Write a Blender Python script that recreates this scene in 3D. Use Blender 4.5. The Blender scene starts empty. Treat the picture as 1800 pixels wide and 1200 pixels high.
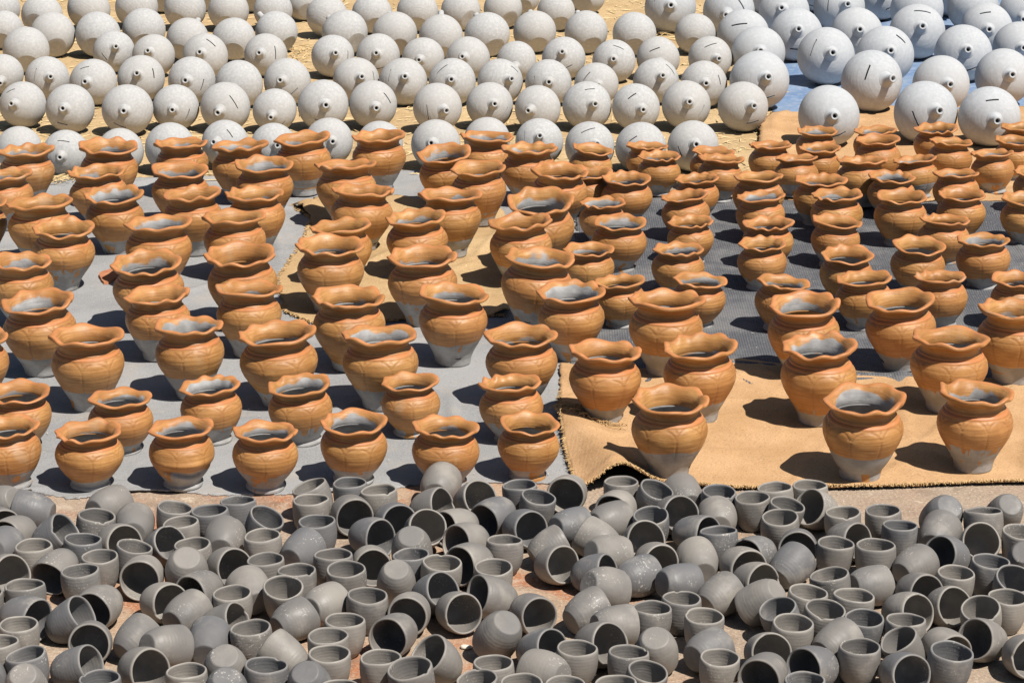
import bpy, math, random
import numpy as np
from mathutils import Quaternion, Vector

# ---------------------------------------------------------------- camera, light, exposure
scene = bpy.context.scene
col = scene.collection
PITCH = math.radians(17.5)
cam_d = bpy.data.cameras.new("camera")
cam_d.lens = 94.0
cam_d.sensor_width = 36.0
cam_d.clip_start = 0.1
cam_d.clip_end = 2000
cam = bpy.data.objects.new("camera", cam_d)
cam.location = (0, 0, 2.33)
cam.rotation_euler = (math.pi / 2 - PITCH, 0, 0)
col.objects.link(cam)
scene.camera = cam

SUN = Vector((0.44, -0.42, 1.0)).normalized()
world = bpy.data.worlds.new("World")
scene.world = world
world.use_nodes = True
wn = world.node_tree
sky = wn.nodes.new("ShaderNodeTexSky")
sky.sky_type = 'NISHITA'
sky.sun_disc = False
sky.sun_elevation = math.asin(SUN.z)
sky.sun_rotation = math.atan2(SUN.x, SUN.y)
bg = wn.nodes["Background"]
bg.inputs["Strength"].default_value = 0.05
wn.links.new(sky.outputs[0], bg.inputs["Color"])
sun_d = bpy.data.lights.new("sun", 'SUN')
sun_d.energy = 5.0
sun_d.angle = math.radians(0.53)
sun_d.color = (1.0, 0.955, 0.89)
sun = bpy.data.objects.new("sun", sun_d)
sun.rotation_euler = SUN.to_track_quat('Z', 'Y').to_euler()
sun.location = SUN * 20
col.objects.link(sun)
vs = scene.view_settings
vs.view_transform = 'Standard'
vs.look = 'None'
vs.exposure = 0.2
vs.gamma = 1.0
vs.use_curve_mapping = False
scene.cycles.max_bounces = 6
scene.cycles.diffuse_bounces = 1
scene.cycles.glossy_bounces = 2

# ---------------------------------------------------------------- helpers
rng = np.random.default_rng(11)
random.seed(11)
ORD = ('first second third fourth fifth sixth seventh eighth ninth tenth eleventh twelfth thirteenth fourteenth '
       'fifteenth sixteenth seventeenth eighteenth nineteenth twentieth').split()
for tens, word in ((20, 'twenty'), (30, 'thirty')):
    if tens > 20:
        ORD.append('thirtieth')
    ORD += [word + '-' + q for q in ORD[:9]]


def tag(o, label=None, cat=None, group=None, kind=None):
    if label: o["label"] = label
    if cat: o["category"] = cat
    if group: o["group"] = group
    if kind: o["kind"] = kind
    return o


def mesh_from(name, verts, faces, mat, attrs=None, smooth=True):
    me = bpy.data.meshes.new(name)
    verts = np.asarray(verts, dtype=np.float32)
    me.from_pydata(verts.tolist(), [], faces)
    for k, v in (attrs or {}).items():
        a = me.attributes.new(k, 'FLOAT', 'POINT')
        a.data.foreach_set('value', np.asarray(v, dtype=np.float32))
    if smooth:
        me.polygons.foreach_set('use_smooth', [True] * len(me.polygons))
    me.materials.append(mat)
    me.update()
    return me


def link(name, data, parent=None):
    o = bpy.data.objects.new(name, data)
    col.objects.link(o)
    if parent: o.parent = parent
    return o


def spline(pts, n):
    """Catmull-Rom through the points, n samples spread by arc length."""
    p = np.array(pts, float)
    q = np.vstack([2 * p[0] - p[1], p, 2 * p[-1] - p[-2]])
    out = []
    for i in range(1, len(q) - 2):
        for t in np.linspace(0, 1, 16, endpoint=False):
            a, b, c, d = q[i - 1:i + 3]
            out.append(0.5 * ((2 * b) + (c - a) * t + (2 * a - 5 * b + 4 * c - d) * t * t + (3 * b - a - 3 * c + d) * t ** 3))
    out.append(p[-1])
    out = np.array(out)
    s = np.concatenate([[0], np.cumsum(np.linalg.norm(np.diff(out, axis=0), axis=1))])
    u = np.linspace(0, s[-1], n)
    return np.stack([np.interp(u, s, out[:, k]) for k in range(out.shape[1])], 1)


def polyline(pts, n):
    p = np.array(pts, float)
    s = np.concatenate([[0], np.cumsum(np.linalg.norm(np.diff(p, axis=0), axis=1))])
    u = np.linspace(0, s[-1], n)
    return np.stack([np.interp(u, s, p[:, k]) for k in range(p.shape[1])], 1)


def grid_faces(nr, ns, closed=True, skip=None):
    f = []
    for i in range(nr - 1):
        for j in range(ns if closed else ns - 1):
            if skip and skip(i, j): continue
            k = (j + 1) % ns
            f.append((i * ns + j, i * ns + k, (i + 1) * ns + k, (i + 1) * ns + j))
    return f


# ---------------------------------------------------------------- node helpers
class Mat:
    def __init__(self, name, rough=0.8, spec=0.3):
        self.m = bpy.data.materials.new(name)
        self.m.use_nodes = True
        self.t = self.m.node_tree
        self.b = self.t.nodes["Principled BSDF"]
        self.b.inputs["Roughness"].default_value = rough
        self.b.inputs["Specular IOR Level"].default_value = spec

    def n(self, typ, **kw):
        nd = self.t.nodes.new(typ)
        for k, v in kw.items(): setattr(nd, k, v)
        return nd

    def put(self, sock, v):
        if v is None: return
        if isinstance(v, (int, float)): sock.default_value = v
        elif isinstance(v, tuple): sock.default_value = (v + (1,))[:4] if sock.type == 'RGBA' else v
        else: self.t.links.new(v, sock)

    def math(self, op, a, b=None, c=None, clamp=False):
        nd = self.n("ShaderNodeMath", operation=op, use_clamp=clamp)
        self.put(nd.inputs[0], a); self.put(nd.inputs[1], b); self.put(nd.inputs[2], c)
        return nd.outputs[0]

    def coord(self, offset=True):
        tc = self.n("ShaderNodeTexCoord").outputs["Object"]
        if not offset: return tc
        r = self.n("ShaderNodeObjectInfo").outputs["Random"]
        cb = self.n("ShaderNodeCombineXYZ")
        self.put(cb.inputs[0], self.math('MULTIPLY', r, 37.0)); self.put(cb.inputs[1], self.math('MULTIPLY', r, 91.0)); self.put(cb.inputs[2], self.math('MULTIPLY', r, 53.0))
        va = self.n("ShaderNodeVectorMath", operation='ADD')
        self.put(va.inputs[0], tc); self.put(va.inputs[1], cb.outputs[0])
        return va.outputs[0]

    def rand(self, mul=1.0, add=0.0):
        r = self.n("ShaderNodeObjectInfo").outputs["Random"]
        f = self.math('FRACT', self.math('MULTIPLY', r, mul)) if mul != 1.0 else r
        return self.math('ADD', f, add) if add else f

    def attr(self, name):
        return self.n("ShaderNodeAttribute", attribute_name=name).outputs["Fac"]

    def scaled(self, vec, s):
        nd = self.n("ShaderNodeVectorMath", operation='MULTIPLY')
        self.put(nd.inputs[0], vec); self.put(nd.inputs[1], s)
        return nd.outputs[0]

    def noise(self, vec, scale, detail=4, rough=0.55, dist=0.0):
        nd = self.n("ShaderNodeTexNoise")
        self.put(nd.inputs["Vector"], vec)
        nd.inputs["Scale"].default_value = scale; nd.inputs["Detail"].default_value = detail
        nd.inputs["Roughness"].default_value = rough; nd.inputs["Distortion"].default_value = dist
        return nd.outputs["Fac"]

    def step(self, v, lo, hi, a=0.0, b=1.0):
        nd = self.n("ShaderNodeMapRange", interpolation_type='SMOOTHSTEP')
        self.put(nd.inputs["Value"], v); self.put(nd.inputs["From Min"], lo); self.put(nd.inputs["From Max"], hi)
        self.put(nd.inputs["To Min"], a); self.put(nd.inputs["To Max"], b)
        return nd.outputs[0]

    def mix(self, f, a, b, mode='MIX'):
        nd = self.n("ShaderNodeMix", data_type='RGBA', blend_type=mode)
        self.put(nd.inputs[0], f); self.put(nd.inputs[6], a); self.put(nd.inputs[7], b)
        return nd.outputs[2]

    def bump(self, h, strength, dist, prev=None):
        nd = self.n("ShaderNodeBump")
        nd.inputs["Strength"].default_value = strength; nd.inputs["Distance"].default_value = dist
        self.put(nd.inputs["Height"], h)
        if prev is not None: self.put(nd.inputs["Normal"], prev)
        return nd.outputs[0]

    def done(self, color, normal=None, rough=None):
        self.put(self.b.inputs["Base Color"], color)
        self.put(self.b.inputs["Normal"], normal); self.put(self.b.inputs["Roughness"], rough)
        return self.m


# ---------------------------------------------------------------- materials
def mat_slip():
    M = Mat("slip_painted_clay", 0.5, 0.5)
    v = M.coord(); hn = M.attr("hn"); inn = M.attr("inn"); red = M.attr("red"); gro = M.attr("gro")
    big = M.noise(v, 14, 3)
    fine = M.noise(v, 90, 5, 0.65)
    brush = M.noise(M.scaled(v, (14.0, 14.0, 260.0)), 1.0, 3, 0.6)
    # dip line: where the orange slip ends on the outside
    tc = M.coord(False)
    xy = M.scaled(v, (1.0, 1.0, 0.02))
    streak = M.noise(xy, 42, 1, 0.5)
    drip = M.math('MULTIPLY', M.math('MAXIMUM', M.math('SUBTRACT', streak, 0.565), 0.0), 4.4)
    line = M.math('ADD', M.math('MULTIPLY', M.rand(7.31), 0.26), 0.14)
    line = M.math('ADD', line, M.math('MULTIPLY', M.math('SUBTRACT', M.noise(v, 9, 5, 0.6), 0.5), 0.26))
    line = M.math('SUBTRACT', line, M.math('MULTIPLY', drip, M.step(M.rand(3.7), 0.2, 0.6)))
    out_mask = M.step(M.math('SUBTRACT', hn, line), -0.006, 0.014)
    line_in = M.math('ADD', M.math('MULTIPLY', M.rand(5.17), 0.24), 0.70)
    line_in = M.math('ADD', line_in, M.math('MULTIPLY', M.math('SUBTRACT', M.noise(v, 13, 3), 0.5), 0.42))
    in_mask = M.step(M.math('SUBTRACT', hn, line_in), -0.02, 0.03)
    mask = M.mix(inn, out_mask, in_mask)
    slip = M.mix(M.step(big, 0.35, 0.68), (0.405, 0.193, 0.056), (0.550, 0.292, 0.098))
    slip = M.mix(M.math('MULTIPLY', M.rand(11.3), 0.4), slip, (0.50, 0.205, 0.070))
    slip = M.mix(M.math('MULTIPLY', M.step(brush, 0.40, 0.68), 0.6), slip, (0.315, 0.135, 0.040))
    slip = M.mix(M.math('MULTIPLY', red, M.step(big, 0.25, 0.6, 0.25, 0.7)), slip, (0.56, 0.185, 0.068))
    pale = M.math('MULTIPLY', M.step(M.noise(v, 7.5, 4, 0.6), 0.62, 0.72), 0.5)
    slip = M.mix(pale, slip, (0.50, 0.325, 0.185))
    slip = M.mix(M.math('MULTIPLY', gro, 0.7), slip, (0.30, 0.12, 0.04))
    slip = M.mix(M.math('MULTIPLY', M.step(fine, 0.60, 0.78), 0.35), slip, (0.33, 0.14, 0.045))
    clay = M.mix(M.step(M.noise(v, 20, 4), 0.35, 0.7), (0.28, 0.272, 0.262), (0.42, 0.412, 0.40))
    clay = M.mix(M.math('MULTIPLY', gro, 0.4), clay, (0.15, 0.14, 0.13))
    c = M.mix(mask, clay, slip)
    nrm = M.bump(brush, 0.35, 0.002)
    nrm = M.bump(fine, 0.16, 0.002, nrm)
    nrm = M.bump(M.noise(v, 32, 3, 0.6), 0.22, 0.006, nrm)
    thin = M.step(M.noise(M.scaled(v, (30.0, 30.0, 60.0)), 1.0, 4, 0.7), 0.58, 0.72)
    c = M.mix(M.math('MULTIPLY', M.math('MULTIPLY', thin, mask), 0.45), c, (0.50, 0.31, 0.155))
    rough = M.math('ADD', M.math('MULTIPLY', mask, -0.26), M.math('ADD', M.math('MULTIPLY', M.noise(v, 18, 4, 0.6), 0.40), 0.58))
    return M.done(c, nrm, rough)


def mat_cup():
    M = Mat("unfired_grey_clay", 0.58, 0.45)
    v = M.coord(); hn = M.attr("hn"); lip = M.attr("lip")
    r = M.rand(5.9)
    c = M.mix(M.step(r, 0.1, 0.95), (0.290, 0.264, 0.231), (0.195, 0.180, 0.164))
    c = M.mix(M.step(M.rand(13.7), 0.68, 0.80), c, (0.158, 0.155, 0.155))
    damp = M.step(M.noise(v, 11, 3), 0.40, 0.68)
    c = M.mix(M.math('MULTIPLY', damp, 0.42), c, (0.128, 0.123, 0.120))
    dry = M.step(M.noise(v, 17, 4, 0.6), 0.50, 0.72)
    c = M.mix(M.math('MULTIPLY', dry, 0.45), c, (0.38, 0.345, 0.295))
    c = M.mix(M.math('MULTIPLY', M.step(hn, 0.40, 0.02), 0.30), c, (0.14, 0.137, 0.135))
    c = M.mix(M.math('MULTIPLY', lip, 0.3), c, (0.42, 0.385, 0.335))  # paler lip: light caught on its rounding, put into the colour
    sp = M.math('MULTIPLY', M.step(M.noise(v, 210, 2, 0.5), 0.60, 0.66), M.step(M.noise(v, 14, 2, 0.5), 0.56, 0.66))
    c = M.mix(M.math('MULTIPLY', sp, 0.8), c, (0.46, 0.43, 0.38))
    rings = M.noise(M.scaled(v, (6.0, 6.0, 420.0)), 1.0, 2, 0.6)
    fine = M.noise(v, 170, 4, 0.6)
    nrm = M.bump(rings, 0.22, 0.0016)
    nrm = M.bump(fine, 0.22, 0.0012, nrm)
    nrm = M.bump(M.noise(v, 28, 3, 0.6), 0.25, 0.005, nrm)
    return M.done(c, nrm, M.step(M.noise(v, 16, 3), 0.3, 0.7, 0.45, 0.8))


def mat_bank(name, a, b, warm):
    M = Mat(name, 0.85, 0.2)
    v = M.coord()
    c = M.mix(M.step(M.noise(v, 9, 4, 0.6), 0.35, 0.68), a, b)
    c = M.mix(M.math('MULTIPLY', M.rand(4.3), 0.5), c, warm)
    c = M.mix(M.math('MULTIPLY', M.step(M.noise(v, 36, 4, 0.65), 0.52, 0.78), 0.08), c, tuple(x * 0.72 for x in a))
    c = M.mix(M.math('MULTIPLY', M.step(M.noise(v, 4.5, 2), 0.56, 0.72), 0.2), c, tuple(min(1, x * 1.18) for x in b))
    rings = M.noise(M.scaled(v, (1.2, 1.2, 22.0)), 1.0, 3, 0.6)
    nrm = M.bump(rings, 0.35, 0.003)
    nrm = M.bump(M.noise(v, 30, 3, 0.55), 0.10, 0.003, nrm)
    return M.done(c, nrm)


def mat_felt(name, a, b, fleck, scale_w=(60.0, 900.0)):
    M = Mat(name, 0.95, 0.08)
    v = M.coord(False)
    c = M.mix(M.step(M.noise(v, 2.2, 4, 0.6), 0.35, 0.65), a, b)
    c = M.mix(M.math('MULTIPLY', M.step(M.noise(v, 330, 3, 0.7), 0.40, 0.62), 0.5), c, tuple(x * 1.35 for x in b))
    c = M.mix(M.math('MULTIPLY', M.step(M.noise(v, 240, 3, 0.7), 0.55, 0.72), 0.55), c, tuple(x * 0.55 for x in a))
    c = M.mix(M.math('MULTIPLY', M.step(M.noise(v, 5, 6, 0.72), 0.50, 0.70), 0.6), c, fleck)
    c = M.mix(M.math('MULTIPLY', M.step(M.noise(v, 150, 2, 0.5), 0.71, 0.76), 0.8), c, (0.62, 0.58, 0.50))
    nrm = M.bump(M.noise(v, 300, 4, 0.7), 0.5, 0.003)
    nrm = M.bump(M.noise(v, 14, 3, 0.5), 0.35, 0.01, nrm)
    return M.done(c, nrm)


def mat_mesh():
    M = Mat("dark_woven_shade_cloth", 0.7, 0.25)
    v = M.coord(False)
    w1 = M.n("ShaderNodeTexWave", wave_type='BANDS', bands_direction='X')
    M.put(w1.inputs["Vector"], M.scaled(v, (1.0, 0.25, 1.0))); w1.inputs["Scale"].default_value = 42; w1.inputs["Distortion"].default_value = 1.5
    w2 = M.n("ShaderNodeTexWave", wave_type='BANDS', bands_direction='Y')
    M.put(w2.inputs["Vector"], v); w2.inputs["Scale"].default_value = 36; w2.inputs["Distortion"].default_value = 1.5
    w = M.math('MULTIPLY', w1.outputs["Fac"], w2.outputs["Fac"])
    c = M.mix(M.step(w, 0.1, 0.7), (0.085, 0.088, 0.097), (0.140, 0.144, 0.156))
    c = M.mix(M.math('MULTIPLY', M.step(M.noise(v, 3.5, 6, 0.7), 0.42, 0.64), 0.6), c, (0.235, 0.23, 0.225))
    c = M.mix(M.math('MULTIPLY', M.step(M.noise(v, 110, 4, 0.7), 0.58, 0.70), 0.7), c, (0.42, 0.39, 0.35))
    nrm = M.bump(w, 0.6, 0.003)
    return M.done(c, nrm)


def mat_burlap(name, a, b):
    M = Mat(name, 0.95, 0.05)
    v = M.coord(False)
    w1 = M.n("ShaderNodeTexWave", wave_type='BANDS', bands_direction='X')
    M.put(w1.inputs["Vector"], v); w1.inputs["Scale"].default_value = 95; w1.inputs["Distortion"].default_value = 2.5; w1.inputs["Detail Scale"].default_value = 3
    w2 = M.n("ShaderNodeTexWave", wave_type='BANDS', bands_direction='Y')
    M.put(w2.inputs["Vector"], v); w2.inputs["Scale"].default_value = 80; w2.inputs["Distortion"].default_value = 2.5; w2.inputs["Detail Scale"].default_value = 3
    w = M.math('ADD', M.math('MULTIPLY', w1.outputs["Fac"], 0.5), M.math('MULTIPLY', w2.outputs["Fac"], 0.5))
    c = M.mix(M.step(M.noise(v, 5, 5, 0.6), 0.35, 0.68), a, b)
    c = M.mix(M.math('MULTIPLY', M.step(w, 0.55, 0.2), 0.22), c, tuple(x * 0.6 for x in a))
    c = M.mix(M.math('MULTIPLY', M.step(M.noise(v, 190, 3, 0.75), 0.50, 0.66), 0.6), c, tuple(x * 0.5 for x in a))
    c = M.mix(M.math('MULTIPLY', M.step(M.noise(v, 120, 2, 0.5), 0.70, 0.76), 0.7), c, (0.8, 0.66, 0.42))
    nrm = M.bump(w, 0.3, 0.003)
    nrm = M.bump(M.noise(v, 18, 3, 0.5), 0.3, 0.012, nrm)
    return M.done(c, nrm)


def mat_tarp():
    M = Mat("blue_plastic_tarp", 0.55, 0.3)
    v = M.coord(False)
    c = M.mix(M.step(M.noise(v, 3, 5, 0.6), 0.35, 0.65), (0.155, 0.245, 0.405), (0.235, 0.325, 0.465))
    c = M.mix(M.math('MULTIPLY', M.step(M.noise(v, 30, 5, 0.7), 0.45, 0.65), 0.55), c, (0.40, 0.44, 0.50))
    nrm = M.bump(M.noise(v, 16, 3, 0.5), 0.5, 0.015)
    return M.done(c, nrm)


def mat_ground():
    M = Mat("dusty_brick_paving", 0.92, 0.12)
    v = M.coord(False)
    brick = M.n("ShaderNodeTexBrick")
    M.put(brick.inputs["Vector"], v)
    brick.inputs["Scale"].default_value = 1.0
    brick.inputs["Brick Width"].default_value = 0.23; brick.inputs["Row Height"].default_value = 0.115; brick.inputs["Mortar Size"].default_value = 0.003
    brick.inputs["Color1"].default_value = (0.40, 0.155, 0.075, 1); brick.inputs["Color2"].default_value = (0.46, 0.20, 0.10, 1); brick.inputs["Mortar"].default_value = (0.36, 0.19, 0.11, 1)
    c = brick.outputs["Color"]
    c = M.mix(M.math('MULTIPLY', M.step(M.noise(v, 30, 4, 0.6), 0.4, 0.7), 0.4), c, (0.30, 0.13, 0.075))
    dust = M.step(M.noise(v, 4.2, 5, 0.62, 0.4), 0.38, 0.55)
    c = M.mix(M.math('MULTIPLY', dust, 0.86), c, (0.42, 0.31, 0.215))
    c = M.mix(M.math('MULTIPLY', M.step(M.noise(v, 1.6, 3, 0.5), 0.50, 0.60), 0.6), c, (0.33, 0.265, 0.205))
    sx = M.n("ShaderNodeSeparateXYZ"); M.put(sx.inputs[0], v)
    side = M.step(M.math('ADD', sx.outputs[0], M.math('MULTIPLY', M.noise(v, 2.4, 4, 0.6), 0.9)), 0.45, 0.95)
    c = M.mix(M.math('MULTIPLY', side, 0.85), c, (0.36, 0.285, 0.215))
    grit = M.noise(v, 150, 4, 0.7)
    c = M.mix(M.math('MULTIPLY', M.step(grit, 0.50, 0.66), 0.55), c, (0.62, 0.50, 0.36))
    c = M.mix(M.math('MULTIPLY', M.step(grit, 0.46, 0.32), 0.5), c, (0.16, 0.10, 0.065))
    c = M.mix(M.math('MULTIPLY', M.step(M.noise(v, 7, 6, 0.7), 0.50, 0.66), 0.55), c, (0.20, 0.145, 0.105))
    c = M.mix(M.math('MULTIPLY', M.step(M.noise(v, 3.1, 6, 0.7, 0.6), 0.56, 0.64), 0.6), c, (0.52, 0.43, 0.33))
    c = M.mix(M.math('MULTIPLY', M.step(M.noise(v, 13, 5, 0.7), 0.60, 0.72), 0.7), c, (0.70, 0.60, 0.46))
    nrm = M.bump(grit, 0.5, 0.003)
    nrm = M.bump(M.noise(v, 24, 4, 0.6), 0.4, 0.008, nrm)
    return M.done(c, nrm)


def mat_husk():
    M = Mat("straw_and_husk", 0.9, 0.12)
    v = M.coord(False)
    c = M.mix(M.step(M.noise(v, 3.0, 5, 0.6), 0.35, 0.65), (0.50, 0.345, 0.180), (0.64, 0.465, 0.255))
    fib = M.noise(M.scaled(v, (40.0, 190.0, 40.0)), 1.0, 4, 0.65, 1.2)
    c = M.mix(M.math('MULTIPLY', M.step(fib, 0.52, 0.66), 0.5), c, (0.40, 0.245, 0.10))
    c = M.mix(M.math('MULTIPLY', M.step(M.noise(v, 90, 3, 0.6), 0.62, 0.74), 0.6), c, (0.84, 0.66, 0.38))
    nrm = M.bump(fib, 0.6, 0.008)
    nrm = M.bump(M.noise(v, 20, 4, 0.6), 0.5, 0.02, nrm)
    return M.done(c, nrm)


def mat_plain(name, a, b, scale, rough=0.9):
    M = Mat(name, rough, 0.15)
    v = M.coord()
    return M.done(M.mix(M.step(M.noise(v, scale, 4, 0.6), 0.35, 0.65), a, b), M.bump(M.noise(v, scale * 4, 3), 0.3, 0.002))


SLIP = mat_slip(); CUP = mat_cup()
BANK_PALE = mat_bank("pale_dry_clay", (0.420, 0.418, 0.408), (0.500, 0.497, 0.486), (0.45, 0.43, 0.40))
BANK_BLUE = mat_bank("bluish_dry_clay", (0.435, 0.448, 0.460), (0.49, 0.502, 0.512), (0.47, 0.475, 0.475))
FELT = mat_felt("grey_felt", (0.240, 0.239, 0.240), (0.325, 0.321, 0.316), (0.41, 0.365, 0.315))
SHADE = mat_mesh(); TARP = mat_tarp(); GROUND = mat_ground(); HUSK = mat_husk()
BURLAP = mat_burlap("golden_burlap", (0.530, 0.318, 0.158), (0.64, 0.400, 0.212))
BURLAP_PALE = mat_burlap("straw_burlap", (0.49, 0.325, 0.165), (0.60, 0.42, 0.225))
THREAD = mat_plain("jute_thread", (0.50, 0.32, 0.15), (0.66, 0.44, 0.22), 40)
STRAW = mat_plain("loose_straw", (0.62, 0.43, 0.20), (0.82, 0.64, 0.36), 30)
CRUMB = mat_plain("pale_crumbs", (0.55, 0.46, 0.35), (0.74, 0.68, 0.58), 30)
STONE = mat_plain("pale_stone", (0.55, 0.50, 0.40), (0.72, 0.66, 0.54), 30)
CUP_DUST = mat_plain("grey_clay_crumbs", (0.24, 0.22, 0.20), (0.36, 0.33, 0.29), 30)
CHIP = mat_plain("terracotta_chip", (0.42, 0.16, 0.08), (0.50, 0.23, 0.12), 30)

# ---------------------------------------------------------------- ground and sheets
GZ = -0.006
g = mesh_from("ground", [(-300, -300, GZ), (300, -300, GZ), (300, 300, GZ), (-300, 300, GZ)], [(0, 1, 2, 3)], GROUND, smooth=False)
tag(link("ground", g), kind="structure")


def wob(x, y, amp, freqs, seed):
    r = np.random.default_rng(seed)
    z = np.zeros_like(x)
    for f in freqs:
        for _ in range(4):
            a = r.uniform(0, 6.283); p = r.uniform(0, 6.283)
            z += np.sin((x * math.cos(a) + y * math.sin(a)) * f + p) / (4 * len(freqs))
    return z * amp


def coons(front, back, left, right, nu, nv):
    F, B = polyline(front, nu), polyline(back, nu)
    L, R = polyline(left, nv), polyline(right, nv)
    u = np.linspace(0, 1, nu)[None, :, None]; v = np.linspace(0, 1, nv)[:, None, None]
    P = (1 - v) * F[None] + v * B[None] + (1 - u) * L[:, None] + u * R[:, None]
    P -= (1 - u) * (1 - v) * F[0] + u * (1 - v) * F[-1] + (1 - u) * v * B[0] + u * v * B[-1]
    return P


def sheet(name, front, back, left, right, nu, nv, top, thick, wrinkle, mat, seed, shape=None, edge=0.004, creases=0, crease_h=0.010):
    P = coons(front, back, left, right, nu, nv)
    r = np.random.default_rng(seed)
    P = P.copy()
    for sl in ((0, slice(None)), (-1, slice(None)), (slice(None), 0), (slice(None), -1)):
        P[sl] += r.normal(0, edge, P[sl].shape)
    x, y = P[..., 0], P[..., 1]
    w = wob(x, y, wrinkle, (9, 19, 37), seed)
    z = top + np.maximum(w, -wrinkle * 0.35)
    for _ in range(creases):
        px, py = r.uniform(x.min(), x.max()), r.uniform(y.min(), y.max()); a = r.uniform(0, 3.14)
        d = (x - px) * math.sin(a) - (y - py) * math.cos(a); s_ = (x - px) * math.cos(a) + (y - py) * math.sin(a)
        d = d + 0.02 * np.sin(s_ * r.uniform(4, 9) + px)
        z = z + r.uniform(0.5, 1.0) * crease_h * np.exp(-(d / 0.016) ** 2) * np.exp(-(s_ / r.uniform(0.1, 0.35)) ** 2)
    if shape: z = z + shape(x, y)
    n = nu * nv
    topv = np.stack([x, y, z], -1).reshape(-1, 3)
    verts = np.vstack([topv, topv - np.array([0, 0, thick])])
    f = grid_faces(nv, nu, False)
    faces = f + [tuple(reversed([i + n for i in q])) for q in f]
    ring = [j for j in range(nu)] + [i * nu + nu - 1 for i in range(1, nv)] + [(nv - 1) * nu + j for j in range(nu - 2, -1, -1)] + [i * nu for i in range(nv - 2, 0, -1)]
    for a, b in zip(ring, ring[1:] + ring[:1]):
        faces.append((a, a + n, b + n, b))
    return link(name, mesh_from(name, verts, faces, mat))


def strands(name, items, mat, parent=None, sides=4):
    """items: (points, radius); joined thin tubes."""
    V, Fc = [], []
    for pts, rad in items:
        pts = np.asarray(pts, float); base = len(V)
        for i, p in enumerate(pts):
            d = pts[min(i + 1, len(pts) - 1)] - pts[max(i - 1, 0)]
            d = d / (np.linalg.norm(d) + 1e-9)
            a = np.cross(d, [0, 0, 1.0]) if abs(d[2]) < 0.9 else np.cross(d, [1.0, 0, 0])
            a /= np.linalg.norm(a); b = np.cross(d, a)
            for k in range(sides):
                t = 2 * math.pi * k / sides
                V.append(p + rad * (math.cos(t) * a + math.sin(t) * b))
        for i in range(len(pts) - 1):
            for k in range(sides):
                q = (k + 1) % sides
                Fc.append((base + i * sides + k, base + i * sides + q, base + (i + 1) * sides + q, base + (i + 1) * sides + k))
    o = link(name, mesh_from(name, V, Fc, mat), parent)
    o["kind"] = "stuff"
    return o


def fringe(parent, edge, outward, n, length, z, seed, rad=0.0009, shape=None):
    r = np.random.default_rng(seed)
    E = polyline(edge, 200); out = np.array(outward)
    items = []
    for _ in range(n):
        i = r.integers(0, 199); t = r.random(); p = E[i] * (1 - t) + E[i + 1] * t
        l = length * r.uniform(0.3, 1.3)
        d = out + r.normal(0, 0.5, 2); d /= np.linalg.norm(d)
        zz = z + r.uniform(0, 0.003) + (float(shape(np.array(p[0]), np.array(p[1]))) if shape else 0)
        pts = [np.array([p[0] - d[0] * l * 0.4, p[1] - d[1] * l * 0.4, zz + 0.001]), np.array([p[0], p[1], zz + r.uniform(0, 0.003)]),
               np.array([p[0] + d[0] * l * 0.6 + r.normal(0, l * 0.15), p[1] + d[1] * l * 0.6, zz - 0.002 + r.uniform(-0.002, 0.004)])]
        items.append((pts, rad * r.uniform(0.7, 1.4)))
    return strands("frayed_edge", items, THREAD, parent)


# loose husk under the coin banks
hx = np.linspace(-4.2, 1.75, 150); hy = np.linspace(9.15, 17.5, 170)
X, Y = np.meshgrid(hx, hy)
Z = GZ + 0.0035 + np.maximum(wob(X, Y, 0.009, (8, 17, 33, 60), 4), -0.003)
edge_f = np.clip((Y - 9.15) / 0.25, 0, 1) * np.clip((1.75 - X) / 0.25, 0, 1)
Z = GZ - 0.004 + (Z - GZ + 0.004) * edge_f
hm = mesh_from("husk_ground", np.stack([X, Y, Z], -1).reshape(-1, 3), grid_faces(170, 150, False), HUSK)
tag(link("husk_ground", hm), kind="structure")

FELT_FRONT = [(-1.9, 6.18), (-1.262, 6.177), (-1.177, 6.169), (-1.072, 6.122), (-1.019, 6.142), (-0.925, 6.169), (-0.813, 6.169), (-0.698, 6.146), (-0.559, 6.153), (-0.392, 6.169), (-0.226, 6.217), (-0.028, 6.237), (0.197, 6.217)]
felt = sheet("felt_sheet", FELT_FRONT, [(-2.5, 9.35), (-1.643, 9.384), (-1.228, 9.35), (-0.62, 9.452), (-0.29, 9.469), (0.224, 9.299)],
             [(-1.9, 6.18), (-2.5, 9.35)], [(0.197, 6.217), (0.214, 7.39), (0.224, 9.299)], 260, 300, -0.0015, 0.0045, 0.004, FELT, 21,
             lambda x, y: 0.010 * np.exp(-((y - 6.15) / 0.025) ** 2) * np.maximum(0, np.sin(x * 13 + 1.0)), creases=70)
tag(felt, "pale grey felt sheet spread under the orange pots on the left", "sheet")
mesh_sheet = sheet("shade_cloth", [(0.158, 7.02), (0.784, 6.98), (1.75, 6.92)], [(0.228, 9.023), (0.517, 9.07), (1.23, 9.039), (2.2, 9.102)],
                   [(0.158, 7.02), (0.19, 8.0), (0.228, 9.023)], [(1.75, 6.92), (2.2, 9.102)], 200, 220, 0.0, 0.003, 0.004, SHADE, 22, creases=60)
tag(mesh_sheet, "dark charcoal woven sheet under the small orange pots on the right", "sheet")


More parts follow.
